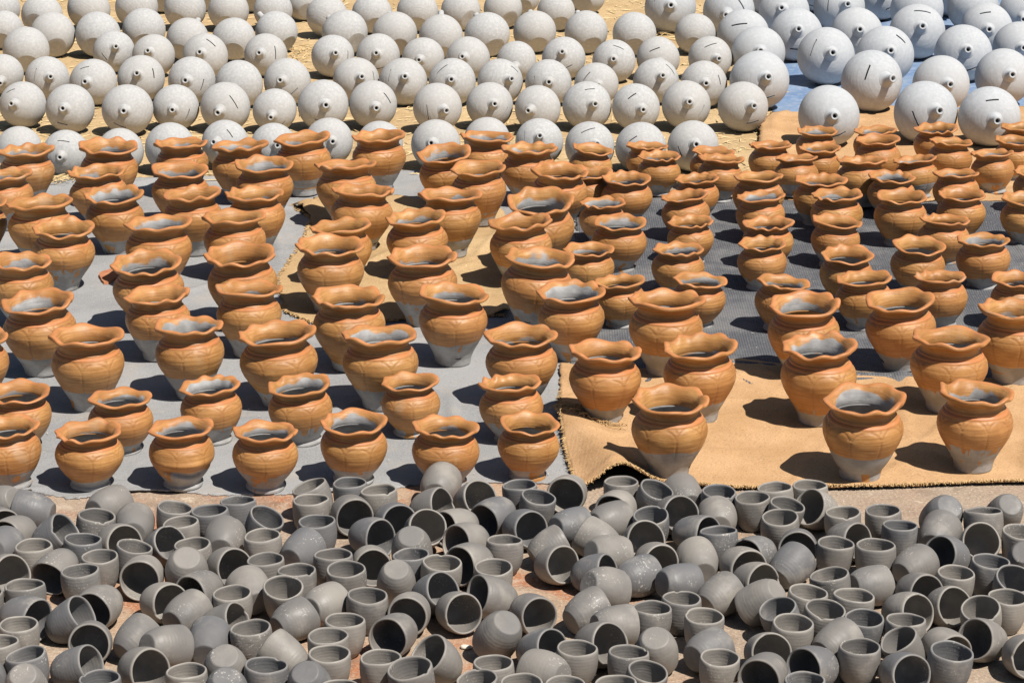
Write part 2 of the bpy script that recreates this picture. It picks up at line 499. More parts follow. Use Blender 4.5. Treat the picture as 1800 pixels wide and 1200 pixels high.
def flap(x, y):
    # the front corner is kicked up into a soft ridge with a hollow below its front edge
    a = np.array([0.272, 6.17]); b = np.array([0.150, 6.72]); d = b - a; L = float(np.linalg.norm(d)); d = d / L
    s = (x - a[0]) * d[0] + (y - a[1]) * d[1]
    t = (x - a[0]) * d[1] - (y - a[1]) * d[0]
    s = np.clip(s / L, -0.2, 1.3)
    h = 0.062 * np.clip(1 - s * 0.72, 0.0, 1.05) * (1 / (1 + np.exp((s - 1.08) * 16)))
    wd = 0.072 * (1 - 0.25 * s)
    z = h * np.exp(-(t / wd) ** 2)
    z = z + 0.004 * np.exp(-((y - 6.2) / 0.03) ** 2) * np.maximum(0, np.sin(x * 17)) * (x > 0.4)
    return z + 0.012 * np.exp(-(((x - 0.14) / 0.05) ** 2 + ((y - 6.70) / 0.05) ** 2))


BF = [(0.160, 6.165), (0.210, 6.172), (0.267, 6.190), (0.332, 6.215), (0.548, 6.185), (0.842, 6.185), (1.129, 6.217), (1.65, 6.243)]
burlap = sheet("burlap_sheet", BF, [(0.136, 7.176), (0.366, 7.114), (0.646, 7.218), (0.846, 7.135), (1.047, 7.084), (1.261, 7.033), (1.75, 6.99)],
               [(0.160, 6.165), (0.137, 6.424), (0.128, 6.689), (0.131, 6.925), (0.136, 7.176)], [(1.65, 6.243), (1.75, 6.99)], 190, 110, 0.0045, 0.004, 0.004, BURLAP, 23, flap, 0.002, creases=45, crease_h=0.005)
tag(burlap, "golden burlap sheet with kicked-up front corner under the large pots at right", "burlap")
fringe(burlap, BF, (0, -1), 1500, 0.010, 0.004, 5, 0.0011, flap)
fringe(burlap, [(0.160, 6.165), (0.137, 6.424), (0.128, 6.689), (0.131, 6.925)], (-1, 0), 260, 0.012, 0.004, 6, 0.0009, flap)
r = np.random.default_rng(8)
items = []
for _ in range(230):
    t = r.random(); cx = 0.135 + 0.13 * t + r.normal(0, 0.012); cy = 6.735 - 0.075 * t + r.normal(0, 0.022)
    z0 = 0.005 + float(flap(np.array(cx), np.array(cy)))
    a = r.uniform(0, 6.28); l = r.uniform(0.012, 0.04)
    pts = []
    for k in range(6):
        u = k / 5
        pts.append((cx + math.cos(a + u * 2.2) * l * u, cy + math.sin(a + u * 2.2) * l * u, z0 + 0.012 * math.sin(u * 3.1) * r.uniform(0.3, 1)))
    items.append((pts, 0.0011))
strands("frayed_threads", items, THREAD, burlap)

mid = sheet("burlap_sheet", [(-0.683, 7.685), (-0.571, 7.535), (-0.305, 7.604), (-0.008, 7.638)], [(-0.756, 8.944), (-0.673, 9.023), (-0.398, 9.078), (-0.039, 8.898)],
            [(-0.683, 7.685), (-0.73, 8.041), (-0.689, 8.443), (-0.677, 8.746), (-0.756, 8.944)], [(-0.008, 7.638), (0.014, 8.106), (0.0, 8.657), (-0.039, 8.898)], 80, 110, 0.0045, 0.004, 0.006, BURLAP_PALE, 24,
            lambda x, y: 0.028 * np.exp(-(((x + 0.70) / 0.05) ** 2 + ((y - 8.86) / 0.10) ** 2)), 0.003, creases=40, crease_h=0.009)
tag(mid, "worn straw-coloured burlap piece on grey felt between the middle pots", "burlap")
fringe(mid, [(-0.683, 7.685), (-0.73, 8.041), (-0.689, 8.443), (-0.677, 8.746), (-0.756, 8.944)], (-1, 0), 240, 0.018, 0.004, 9, 0.0012)
fringe(mid, [(-0.683, 7.685), (-0.571, 7.535), (-0.305, 7.604), (-0.008, 7.638)], (0, -1), 260, 0.014, 0.004, 10, 0.0012)
rear = sheet("burlap_sheet", [(0.886, 9.03), (1.188, 8.99), (2.3, 9.02)], [(1.027, 10.394), (1.187, 10.518), (1.513, 10.561), (2.6, 10.476)],
             [(0.886, 9.03), (0.929, 9.79), (0.962, 10.142), (1.027, 10.394)], [(2.3, 9.02), (2.6, 10.476)], 90, 90, 0.0035, 0.004, 0.009, BURLAP, 25,
             lambda x, y: 0.020 * np.exp(-(((x - 0.97) / 0.07) ** 2 + ((y - 10.0) / 0.25) ** 2)), 0.004, creases=40, crease_h=0.012)
tag(rear, "golden burlap sheet at the back right, in front of the blue tarp", "burlap")
tarp = sheet("blue_tarp", [(1.04, 10.30), (1.5, 10.30), (2.7, 10.2)], [(0.90, 14.5), (3.6, 14.9)], [(1.04, 10.30), (1.02, 12.0), (0.90, 14.5)], [(2.7, 10.2), (3.6, 14.9)], 70, 90, 0.0, 0.002, 0.012, TARP, 26)
tag(tarp, "faded blue tarp under the large coin banks at top right", "tarp")


def lift(x, y):
    """Height of the sheet a pot stands on."""
    if x > 0.13 and y < 7.1: return 0.004
    if -0.70 < x < 0.0 and 7.62 < y < 8.9: return 0.004
    if x > 0.9 and y > 9.05: return 0.003
    return 0.0


BANKS = [  # x, y, radius, rotation (w,x,y,z), style, big, row from the front, place in row
(-1.896,10.161,0.090,(0.478,0.269,-0.559,0.622),'spout',0,1,0),
(-1.699,10.074,0.094,(-0.463,-0.406,-0.472,0.631),'spout',0,1,1),
(-1.473,10.036,0.098,(-0.438,-0.348,-0.537,0.632),'spout',0,1,2),
(-1.298,10.117,0.089,(0.736,0.649,0.127,-0.143),'spout',0,1,3),
(-1.104,10.093,0.096,(0.711,0.644,-0.232,0.16),'spout',0,1,4),
(-0.914,10.089,0.084,(0.636,0.656,0.276,-0.3),'spout',0,1,5),
(-1.783,9.437,0.084,(0.586,0.396,0.531,-0.467),'plain',0,0,0),
(-1.606,9.385,0.084,(0.557,0.492,-0.465,0.481),'spout',0,0,1),
(-1.413,9.411,0.084,(-0.448,-0.412,-0.552,0.57),'plain',0,0,2),
(-1.237,9.437,0.091,(0.507,0.493,0.5,-0.5),'plain',0,0,3),
(-1.045,9.514,0.087,(0.779,0.521,-0.3,0.179),'spout',0,0,4),
(-0.867,9.491,0.084,(0.661,0.436,0.432,-0.432),'spout',0,0,5),
(-0.67,9.549,0.087,(0.522,0.317,0.535,-0.584),'spout',0,0,6),
(-0.482,9.527,0.084,(0.6,0.519,0.454,-0.407),'plain',0,0,7),
(-1.883,10.654,0.090,(0.002,0.166,-0.594,0.787),'spout',0,2,1),
(-1.682,10.559,0.094,(0.501,0.335,-0.53,0.596),'spout',0,2,2),
(-1.5,10.633,0.094,(0.82,0.565,-0.054,0.069),'spout',0,2,3),
(-1.289,10.58,0.096,(0.766,0.622,0.063,-0.15),'spout',0,2,4),
(-1.092,10.506,0.096,(-0.303,-0.402,-0.585,0.636),'plain',0,2,5),
(-0.904,10.569,0.094,(0.693,0.57,0.22,-0.383),'spout',0,2,6),
(-2.083,10.761,0.084,(0.55,0.571,0.476,-0.38),'plain',0,2,0),
(-1.692,11.206,0.089,(-0.34,-0.103,-0.546,0.759),'spout',0,3,1),
(-1.511,11.112,0.091,(-0.487,-0.366,-0.433,0.665),'spout',0,3,2),
(-1.289,11.078,0.096,(0.738,0.512,-0.282,0.336),'spout',0,3,3),
(-1.039,11.124,0.091,(0.801,0.593,-0.078,-0.014),'spout',0,3,4),
(-2.062,11.195,0.099,(0.591,-0.388,0.292,0.644),'away',0,3,0),
(-2.005,11.534,0.099,(0.556,-0.437,0.28,0.649),'away',0,4,1),
(-1.807,11.534,0.099,(0.608,-0.361,0.391,0.589),'away',0,4,2),
(-1.625,11.672,0.095,(0.503,-0.345,0.364,0.704),'away',0,4,3),
(-1.406,11.447,0.094,(0.58,-0.197,0.453,0.648),'away',0,4,4),
(-1.207,11.459,0.094,(0.598,-0.377,0.355,0.611),'away',0,4,5),
(-2.132,12.013,0.095,(0.671,-0.418,0.446,0.42),'away',0,5,1),
(-1.94,12.149,0.099,(0.691,-0.148,0.451,0.545),'away',0,5,2),
(-1.726,12.187,0.100,(0.755,-0.169,0.513,0.372),'away',0,5,3),
(-1.501,12.163,0.097,(0.593,-0.164,0.464,0.637),'away',0,5,5),
(-1.298,12.135,0.094,(0.634,-0.313,0.334,0.623),'away',0,5,7),
(-1.097,12.162,0.089,(0.651,-0.451,0.234,0.564),'away',0,5,9),
(-1.036,11.621,0.093,(0.422,-0.471,0.106,0.767),'away',0,4,6),
(-2.355,12.19,0.092,(0.64,-0.301,0.393,0.588),'away',0,5,0),
(-2.248,11.71,0.086,(0.529,-0.301,0.41,0.679),'away',0,4,0),
(-1.654,12.589,0.086,(0.601,-0.373,0.363,0.607),'away',0,5,4),
(-1.446,12.634,0.089,(0.51,-0.334,0.365,0.704),'away',0,5,6),
(-1.237,12.604,0.089,(0.627,-0.327,0.318,0.632),'away',0,5,8),
(-0.973,12.387,0.085,(0.445,-0.422,0.361,0.703),'away',0,5,10),
(-0.837,11.986,0.095,(0.701,-0.091,0.399,0.583),'away',0,5,11),
(-0.732,11.572,0.100,(0.463,-0.535,0.164,0.688),'away',0,4,7),
(-0.755,11.101,0.091,(0.802,0.592,0.075,0.034),'spout',0,3,5),
(-0.638,12.067,0.093,(0.485,-0.372,0.324,0.722),'away',0,5,12),
(-0.512,11.547,0.099,(0.582,-0.401,0.278,0.65),'away',0,4,8),
(-0.564,11.112,0.091,(0.618,0.471,0.377,-0.504),'spout',0,3,6),
(-0.432,12.108,0.094,(0.628,-0.324,0.325,0.628),'away',0,5,13),
(-0.309,11.489,0.098,(0.557,-0.245,0.318,0.727),'away',0,4,9),
(-0.373,11.066,0.088,(-0.341,-0.368,-0.544,0.673),'spout',0,3,7),
(-0.235,12.149,0.091,(0.556,-0.55,0.144,0.606),'away',0,5,14),
(-0.109,11.534,0.099,(0.545,-0.451,0.207,0.676),'away',0,4,10),
(-0.184,11.054,0.091,(-0.438,-0.425,-0.44,0.659),'spout',0,3,8),
(-0.042,12.204,0.089,(0.615,-0.491,0.164,0.595),'away',0,5,15),
(-0.629,10.611,0.092,(0.801,0.585,0.066,0.112),'spout',0,2,7),
(-0.437,10.564,0.095,(0.061,0.096,-0.551,0.827),'spout',0,2,8),
(-0.24,10.569,0.094,(0.346,0.243,-0.551,0.72),'spout',0,2,9),
(-0.048,10.58,0.092,(0.664,0.588,-0.119,0.446),'spout',0,2,10),
(0.019,11.028,0.084,(0.466,0.532,0.502,-0.498),'plain',0,3,9),
(-0.729,10.122,0.097,(0.516,0.337,0.528,-0.583),'spout',0,1,6),
(-0.538,10.151,0.093,(0.69,0.658,-0.141,0.266),'spout',0,1,7),
(-0.287,10.093,0.094,(-0.152,0.064,-0.671,0.723),'spout',0,1,8),
(-0.086,10.151,0.090,(0.782,0.569,0.211,-0.143),'spout',0,1,9),
(-0.277,9.488,0.091,(-0.457,-0.404,-0.447,0.655),'spout',0,0,8),
(-0.092,9.591,0.084,(-0.411,-0.449,-0.549,0.572),'plain',0,0,9),
(0.099,10.093,0.090,(-0.368,-0.492,-0.436,0.658),'spout',0,1,10),
(0.1,9.549,0.087,(0.017,0.006,-0.551,0.834),'spout',0,0,10),
(0.29,10.122,0.094,(0.482,0.466,-0.392,0.63),'spout',0,1,11),
(0.478,10.103,0.092,(0.297,0.371,-0.54,0.695),'spout',0,1,12),
(0.673,10.132,0.095,(0.788,0.565,0.157,-0.185),'spout',0,1,13),
(0.89,10.098,0.096,(0.665,0.427,0.451,-0.413),'spout',0,1,14),
(0.282,9.454,0.091,(0.421,0.392,-0.44,0.689),'spout',0,0,11),
(0.466,9.445,0.091,(0.316,0.326,-0.628,0.632),'plain',0,0,12),
(0.656,9.458,0.092,(-0.163,-0.101,-0.587,0.787),'spout',0,0,13),
(0.146,10.548,0.094,(0.012,0.012,-0.623,0.782),'spout',0,2,11),
(0.338,10.537,0.089,(0.238,0.223,-0.596,0.733),'spout',0,2,12),
(0.58,10.59,0.092,(0.767,0.538,-0.121,0.328),'spout',0,2,13),
(0.768,10.527,0.093,(0.782,0.611,-0.075,0.096),'spout',0,2,14),
(0.217,11.054,0.091,(0.692,0.473,0.26,-0.479),'spout',0,3,10),
(0.425,10.997,0.090,(0.671,0.487,-0.355,0.432),'spout',0,3,11),
(0.613,11.054,0.091,(-0.377,-0.413,0.588,-0.585),'plain',0,3,12),
(0.83,11.043,0.093,(0.398,0.436,-0.463,0.661),'spout',0,3,13),
(0.1,11.622,0.095,(0.508,-0.338,0.321,0.724),'away',0,4,11),
(0.325,11.609,0.095,(0.484,-0.376,0.299,0.732),'away',0,4,12),
(0.536,11.571,0.095,(0.688,-0.395,0.31,0.524),'away',0,4,13),
(0.804,11.596,0.090,(0.633,-0.316,0.407,0.578),'away',0,4,14),
(0.201,12.135,0.089,(0.589,-0.391,0.259,0.658),'away',0,5,17),
(0.358,12.566,0.085,(0.694,-0.376,0.444,0.423),'away',0,5,18),
(0.046,12.536,0.085,(0.587,-0.395,0.335,0.623),'away',0,5,16),
(0.722,12.096,0.117,(0.267,0.187,-0.593,0.736),'spout',1,4,0),
(0.983,12.014,0.116,(0.707,0.655,-0.23,0.137),'spout',1,4,1),
(1,11.436,0.113,(-0.48,-0.429,0.59,-0.487),'plain',1,3,0),
(1.034,11.068,0.112,(0.554,0.439,0.423,-0.566),'spout',1,2,0),
(0.987,10.487,0.118,(0.653,0.449,0.405,-0.456),'spout',1,1,0),
(1.232,12.001,0.113,(-0.45,-0.412,-0.429,0.666),'spout',1,4,3),
(1.231,11.436,0.116,(0.557,0.415,0.398,-0.599),'spout',1,3,1),
(1.306,10.96,0.119,(0.136,0.137,-0.579,0.792),'spout',1,2,1),
(1.497,11.473,0.114,(-0.321,-0.25,-0.532,0.743),'spout',1,3,2),
(1.555,10.988,0.119,(0.735,0.543,-0.23,0.336),'spout',1,2,2),
(1.429,10.447,0.122,(0.034,0.264,-0.555,0.788),'spout',1,1,1),
(1.192,9.849,0.116,(0.638,0.513,0.367,-0.44),'spout',1,0,0),
(1.562,9.891,0.119,(-0.232,-0.065,-0.602,0.761),'spout',1,0,1),
(1.794,9.84,0.115,(0.492,0.454,-0.491,0.558),'spout',1,0,2),
(1.704,10.435,0.113,(0.561,0.43,0.471,-0.527),'spout',1,1,2),
(1.976,10.571,0.114,(0.796,0.604,0.043,-0.011),'spout',1,1,3),
(1.886,11.022,0.119,(0.638,0.497,0.338,-0.481),'spout',1,2,3),
(1.762,11.498,0.119,(0.614,0.439,-0.377,0.537),'spout',1,3,3),
(2.077,11.573,0.115,(0.515,0.385,-0.517,0.565),'spout',1,3,4),
(2.151,11.211,0.108,(0.528,0.47,0.448,-0.547),'spout',1,2,4),
(1.493,12.096,0.117,(-0.011,0.071,-0.607,0.791),'spout',1,4,5),
(1.715,12.403,0.120,(0.713,0.49,0.336,-0.373),'spout',1,4,6),
(1.838,12.028,0.119,(0.525,0.594,0.41,-0.45),'plain',1,4,7),
(2.074,12.503,0.113,(0.466,0.532,0.503,-0.497),'plain',1,4,8),
(2.104,12.098,0.117,(0.526,0.593,0.415,-0.446),'plain',1,4,9),
(2.318,12.028,0.108,(0.51,0.607,0.406,-0.455),'plain',1,4,10),
(1.214,12.532,0.113,(0.415,0.445,0.565,-0.557),'plain',1,4,2),
(1.438,12.62,0.114,(0.437,0.424,0.567,-0.555),'plain',1,4,4),
]
POTS = [  # x, y, z, size, rotation (w,x,y,z), shape, row from the front, place in row, tilt
(-1.674,8.97,0.001,0.944,(0.991,-0.001,0.006,-0.134),'L',5,0,0),
(-1.388,8.952,0.001,1.006,(0.041,0.007,-0.006,0.999),'L',5,1,0),
(-1.15,9.092,0.001,0.957,(0.872,0.001,-0.015,-0.49),'L',5,2,0),
(-0.938,9.005,0.001,0.959,(0.694,0,-0.009,-0.719),'L',5,3,0),
(-1.687,8.658,0.001,0.930,(-0.286,-0.014,-0.003,0.958),'L',4,0,0),
(-1.377,8.687,0.003,0.930,(0.529,-0.038,-0.001,0.848),'L',4,1,1),
(-1.109,8.688,0,0.976,(0.331,0,0,0.944),'L',4,3,0),
(-0.832,8.747,0.001,0.982,(0.543,-0.005,-0.004,0.839),'L',5,4,0),
(-1.494,8.208,0.001,1.040,(-0.41,-0.003,0.009,0.912),'L',3,1,0),
(-1.283,8.369,0.002,0.938,(0.898,0.023,0.011,-0.44),'L',4,2,0),
(-1.027,8.342,0.001,0.976,(0.791,0.004,-0.005,-0.611),'L',4,4,0),
(-0.823,8.365,0.002,0.949,(0.6,-0.016,-0.012,0.8),'L',4,5,0),
(-1.388,7.943,0.002,0.967,(0.891,0.018,0.02,0.453),'L',2,1,2),
(-1.09,7.957,0,1.007,(1,0,0,0.028),'L',3,2,0),
(-0.861,8.055,0.001,0.952,(-0.262,-0.013,0.003,0.965),'L',3,3,0),
(-1.443,7.563,0.001,0.930,(0.754,-0.004,-0.005,0.657),'L',2,0,0),
(-1.062,7.534,0.003,0.997,(0.999,0.032,-0.02,0.017),'L',2,2,3),
(-0.784,7.54,0.003,1.045,(0.583,-0.014,-0.026,0.812),'L',2,4,1),
(-1.308,7.103,0.002,1.036,(0.753,-0.013,-0.015,0.657),'L',1,1,0),
(-1.001,7.234,0.002,0.942,(0.799,-0.02,0.007,0.601),'L',2,3,0),
(-0.747,7.273,0.001,0.930,(-0.494,0.006,0.011,0.87),'L',2,5,0),
(-1.132,6.802,0.001,0.992,(-0.262,-0.008,-0.005,0.965),'L',0,0,0),
(-0.868,6.899,0.002,0.965,(0.633,-0.023,-0.002,0.774),'L',1,2,0),
(-0.622,6.834,0.002,1.013,(0.662,0.019,-0.008,-0.749),'L',0,1,0),
(-1.445,6.84,0,0.930,(0.797,0,0,0.604),'L',1,0,0),
(-1.266,6.491,0.001,1.050,(0.969,0.008,-0.005,-0.245),'S',0,0,0),
(-1.237,6.209,0.002,1.034,(0.931,-0.01,-0.024,0.365),'S',0,1,1),
(-1.002,6.466,0.001,0.997,(-0.285,0.003,-0.014,0.958),'S',0,3,0),
(-0.774,6.539,0.001,0.989,(0.6,0.016,-0.012,-0.8),'S',1,0,0),
(-1.044,6.21,0.001,0.997,(0.667,-0.001,0.009,-0.745),'S',0,2,0),
(-0.815,6.213,0.001,1.016,(0.04,-0.006,-0.013,0.999),'SD',0,4,0),
(-0.61,6.195,0.001,1.004,(0.92,0.001,0.015,-0.393),'S',0,5,0),
(-0.544,6.535,0.001,1.037,(-0.394,-0.017,-0.007,0.919),'S',0,6,0),
(-0.394,6.243,0.003,1.029,(0.564,0.008,0.034,-0.825),'S',0,7,3),
(-0.263,6.595,0.001,0.939,(0.969,-0.014,-0.003,0.246),'S',1,1,0),
(-0.165,6.225,0,1.037,(0.833,0.004,0.005,0.553),'S',0,8,0),
(0.002,6.548,0.001,1.020,(0.107,-0.02,-0.002,0.994),'S',1,2,0),
(0.038,6.27,0.001,0.931,(-0.142,0.019,-0.003,0.99),'S',0,9,0),
(-0.728,9.112,0.002,0.971,(0.955,-0.016,-0.009,0.295),'L',5,5,0),
(-0.468,9.177,0.001,0.930,(0.688,-0.005,-0.005,-0.725),'L',5,6,0),
(-0.219,8.929,0.004,0.930,(0.464,-0.011,-0.05,0.884),'L',5,7,1),
(-0.086,9.195,0.001,0.930,(0.078,-0.001,0.007,0.997),'L',5,8,0),
(-0.551,8.676,0.003,0.996,(-0.069,-0.011,0.027,0.997),'L',4,6,0),
(-0.492,8.372,0.003,0.970,(0.874,-0.024,0.017,-0.485),'L',4,7,2),
(-0.106,8.694,0.002,0.956,(0.582,-0.02,-0.006,0.813),'L',4,8,0),
(-0.196,8.304,0.001,1.002,(-0.187,-0.005,0.008,0.982),'L',3,6,0),
(-0.521,7.978,0.002,0.930,(-0.325,-0.021,0,0.945),'L',3,4,0),
(-0.294,8.067,0.002,0.943,(-0.469,-0.018,-0.005,0.883),'L',3,5,0),
(-0.543,7.692,0,1.001,(0.556,0,0,0.831),'L',2,6,0),
(-0.262,7.579,0.001,0.995,(0.64,-0.001,-0.009,0.769),'L',2,7,0),
(-0.454,7.151,0.001,0.990,(0.093,-0.005,-0.014,0.996),'L',1,3,0),
(-0.167,7.197,0.001,0.988,(-0.312,0.002,-0.014,0.95),'L',1,4,0),
(-0.35,6.813,0.001,1.028,(-0.439,-0.003,0.009,0.898),'L',0,2,0),
(0.028,6.837,0.001,0.981,(0.913,-0.005,-0.012,0.408),'L',1,5,0),
(0.059,8.983,0,0.967,(0.168,0,0,0.986),'L',5,9,0),
(0.156,8.666,0.003,0.961,(-0.188,0,-0.033,0.982),'L',4,9,3),
(0.089,8.167,0.005,1.070,(0.818,0.043,-0.03,0.574),'L',3,8,3),
(0.03,7.964,0.001,0.998,(0.949,-0.004,-0.012,0.315),'L',3,7,0),
(0.06,7.522,0.005,1.070,(0.974,-0.024,0.048,-0.222),'L',2,8,2),
(0.171,7.24,0.001,0.960,(0.998,-0.001,-0.013,0.065),'L',2,9,0),
(0.425,7.089,0.001,1.025,(0.004,0.007,-0.013,1),'L',1,6,0),
(0.245,6.696,0.001,0.936,(0.601,0.008,-0.01,0.799),'L',0,3,0),
(0.496,6.699,0.001,0.985,(0.995,0.012,-0.008,0.097),'L',0,5,0),
(0.392,6.274,0.001,0.961,(0.661,0.004,-0.005,0.75),'L',0,4,0),
(0.867,6.255,0.003,1.042,(0.874,0.026,-0.007,0.486),'L',0,7,0),
(1.16,6.32,0.001,0.969,(0.308,-0.006,-0.002,0.951),'L',0,8,0),
(0.809,7.07,0.001,0.996,(0.96,0.014,-0.003,-0.28),'L',1,7,0),
(0.807,6.675,0.001,0.998,(0.969,-0.002,-0.006,0.247),'L',0,6,0),
(1.094,7.141,0.003,0.981,(0.449,-0.029,-0.015,0.893),'L',1,8,1),
(1.162,6.778,0.001,1.013,(0.575,-0.002,0.009,-0.818),'L',0,9,0),
(1.381,7.02,0,0.998,(-0.382,0,0,0.924),'L',1,9,0),
(1.484,7.527,0,0.989,(0.998,-0.007,0,0.065),'S',1,10,0),
(0.269,9.198,0.004,0.937,(0.752,0.034,0.048,0.657),'S',5,0,2),
(0.48,9.288,0.001,0.930,(0.635,-0.008,0.01,0.773),'S',5,1,0),
(0.514,9.115,0.001,0.930,(0.946,-0.014,0.002,-0.324),'S',4,1,0),
(0.697,9.18,0.003,0.935,(0.181,0.042,0.021,0.982),'S',4,2,2),
(0.714,9.024,0.003,0.984,(0.69,0.024,0.032,0.723),'S',4,3,2),
(0.916,9.244,0.001,0.930,(0.062,-0.001,0.013,0.998),'S',5,2,0),
(0.388,8.746,0.001,1.044,(0.047,-0.006,-0.007,0.999),'S',3,0,0),
(0.263,8.842,0,0.965,(0.892,0,0,0.452),'S',4,0,0),
(0.628,8.782,0.001,0.930,(0.501,0.011,-0.007,-0.865),'S',3,2,0),
(0.295,8.458,0.001,0.930,(0.64,-0.009,-0.001,-0.769),'S',2,0,0),
(0.337,8.157,0.001,1.058,(0.071,0.013,0.001,0.997),'S',2,1,0),
(0.579,8.515,0.003,0.955,(-0.118,-0.043,0.025,0.992),'S',3,1,1),
(0.57,8.232,0.001,0.935,(0.751,-0.001,-0.009,-0.66),'S',2,3,0),
(0.507,7.882,0.001,1.000,(0.991,0.006,0.007,-0.137),'S',2,2,0),
(0.547,7.55,0.002,0.980,(-0.347,0.014,-0.019,0.938),'S',1,5,0),
(0.238,7.879,0.001,0.953,(0.99,-0.002,-0.013,0.139),'S',1,3,0),
(0.323,7.554,0.002,0.937,(-0.016,-0.026,-0.013,0.999),'S',1,4,1),
(0.831,8.745,0,1.031,(-0.488,-0.006,0.003,0.873),'S',3,4,0),
(0.817,8.486,0.001,1.013,(0.507,-0.011,-0.007,0.862),'S',3,3,0),
(0.812,8.189,0,0.990,(0.547,0,0,-0.837),'S',2,5,0),
(0.773,7.944,0.001,0.938,(0.403,-0.009,0.003,0.915),'S',2,4,0),
(0.784,7.508,0.002,0.953,(-0.358,0.028,-0.018,0.933),'S',1,6,2),
(1.1,9.471,0.002,0.930,(-0.351,0.024,-0.009,0.936),'S',5,4,2),
(1.084,9.23,0.001,0.930,(0.509,-0.017,0.01,-0.861),'S',5,3,0),
(0.993,9.063,0.004,0.938,(0.971,-0.055,-0.02,-0.231),'S',4,4,3),
(1.029,8.69,0.001,1.070,(0.607,-0.01,0.008,-0.794),'S',3,5,0),
(1.065,8.494,0,1.051,(0.611,0,0,-0.791),'S',3,6,0),
(1.023,8.189,0.001,0.990,(0.598,-0.016,0.012,-0.801),'S',2,6,0),
(1.01,7.795,0.003,0.999,(0.748,0.038,-0.016,0.662),'S',1,7,3),
(1.037,7.534,0.001,1.046,(-0.351,-0.01,0.011,0.936),'S',1,8,0),
(1.319,9.482,0.001,0.965,(-0.369,-0.004,0.008,0.929),'S',5,6,0),
(1.307,9.294,0.002,1.001,(0.981,-0.022,-0.009,0.191),'S',5,5,0),
(1.2,8.938,0.004,1.040,(0.715,-0.051,-0.031,-0.697),'S',4,5,3),
(1.288,8.808,0.001,0.963,(0.757,0.011,-0.018,0.653),'S',3,7,0),
(1.267,8.444,0.001,1.070,(0.025,0.006,0.007,1),'S',2,8,0),
(1.413,9.045,0.005,0.930,(-0.077,-0.041,0.055,0.995),'S',4,6,1),
(1.544,9.502,0,0.995,(0.643,0.005,-0.004,-0.766),'S',5,7,0),
(1.558,9.289,0.001,0.973,(0.74,-0.018,0.01,-0.672),'S',5,8,0),
(1.517,8.842,0.002,0.930,(0.1,-0.027,0.01,0.995),'S',4,7,1),
(1.48,8.533,0,0.981,(0.982,-0.006,-0.001,-0.189),'S',3,8,0),
(1.378,8.248,0.001,0.973,(0.178,0.013,0.002,0.984),'S',2,9,0),
(1.241,7.894,0.002,1.024,(-0.207,0.007,-0.028,0.978),'S',2,7,0),
(1.46,7.953,0.002,0.997,(0.999,0.001,-0.026,-0.027),'S',2,10,1),
(1.263,7.55,0.001,0.992,(0.526,-0.015,-0.001,0.851),'S',1,9,0),
(1.692,9.122,0.003,0.930,(0.623,0.018,-0.04,-0.781),'S',4,8,1),
(1.86,9.528,0,0.970,(0.991,0,0,-0.137),'S',5,10,0),
(1.8,9.324,0,0.949,(0.965,0,0,0.262),'S',5,9,0),
(1.787,8.864,0,0.967,(0.765,0,0,-0.644),'S',4,9,0),
(1.681,8.466,0,1.023,(-0.459,0,0,0.888),'S',3,9,0),
(-1.708,8.264,0,0.947,(-0.124,0,0,0.992),'L',3,0,0),
]
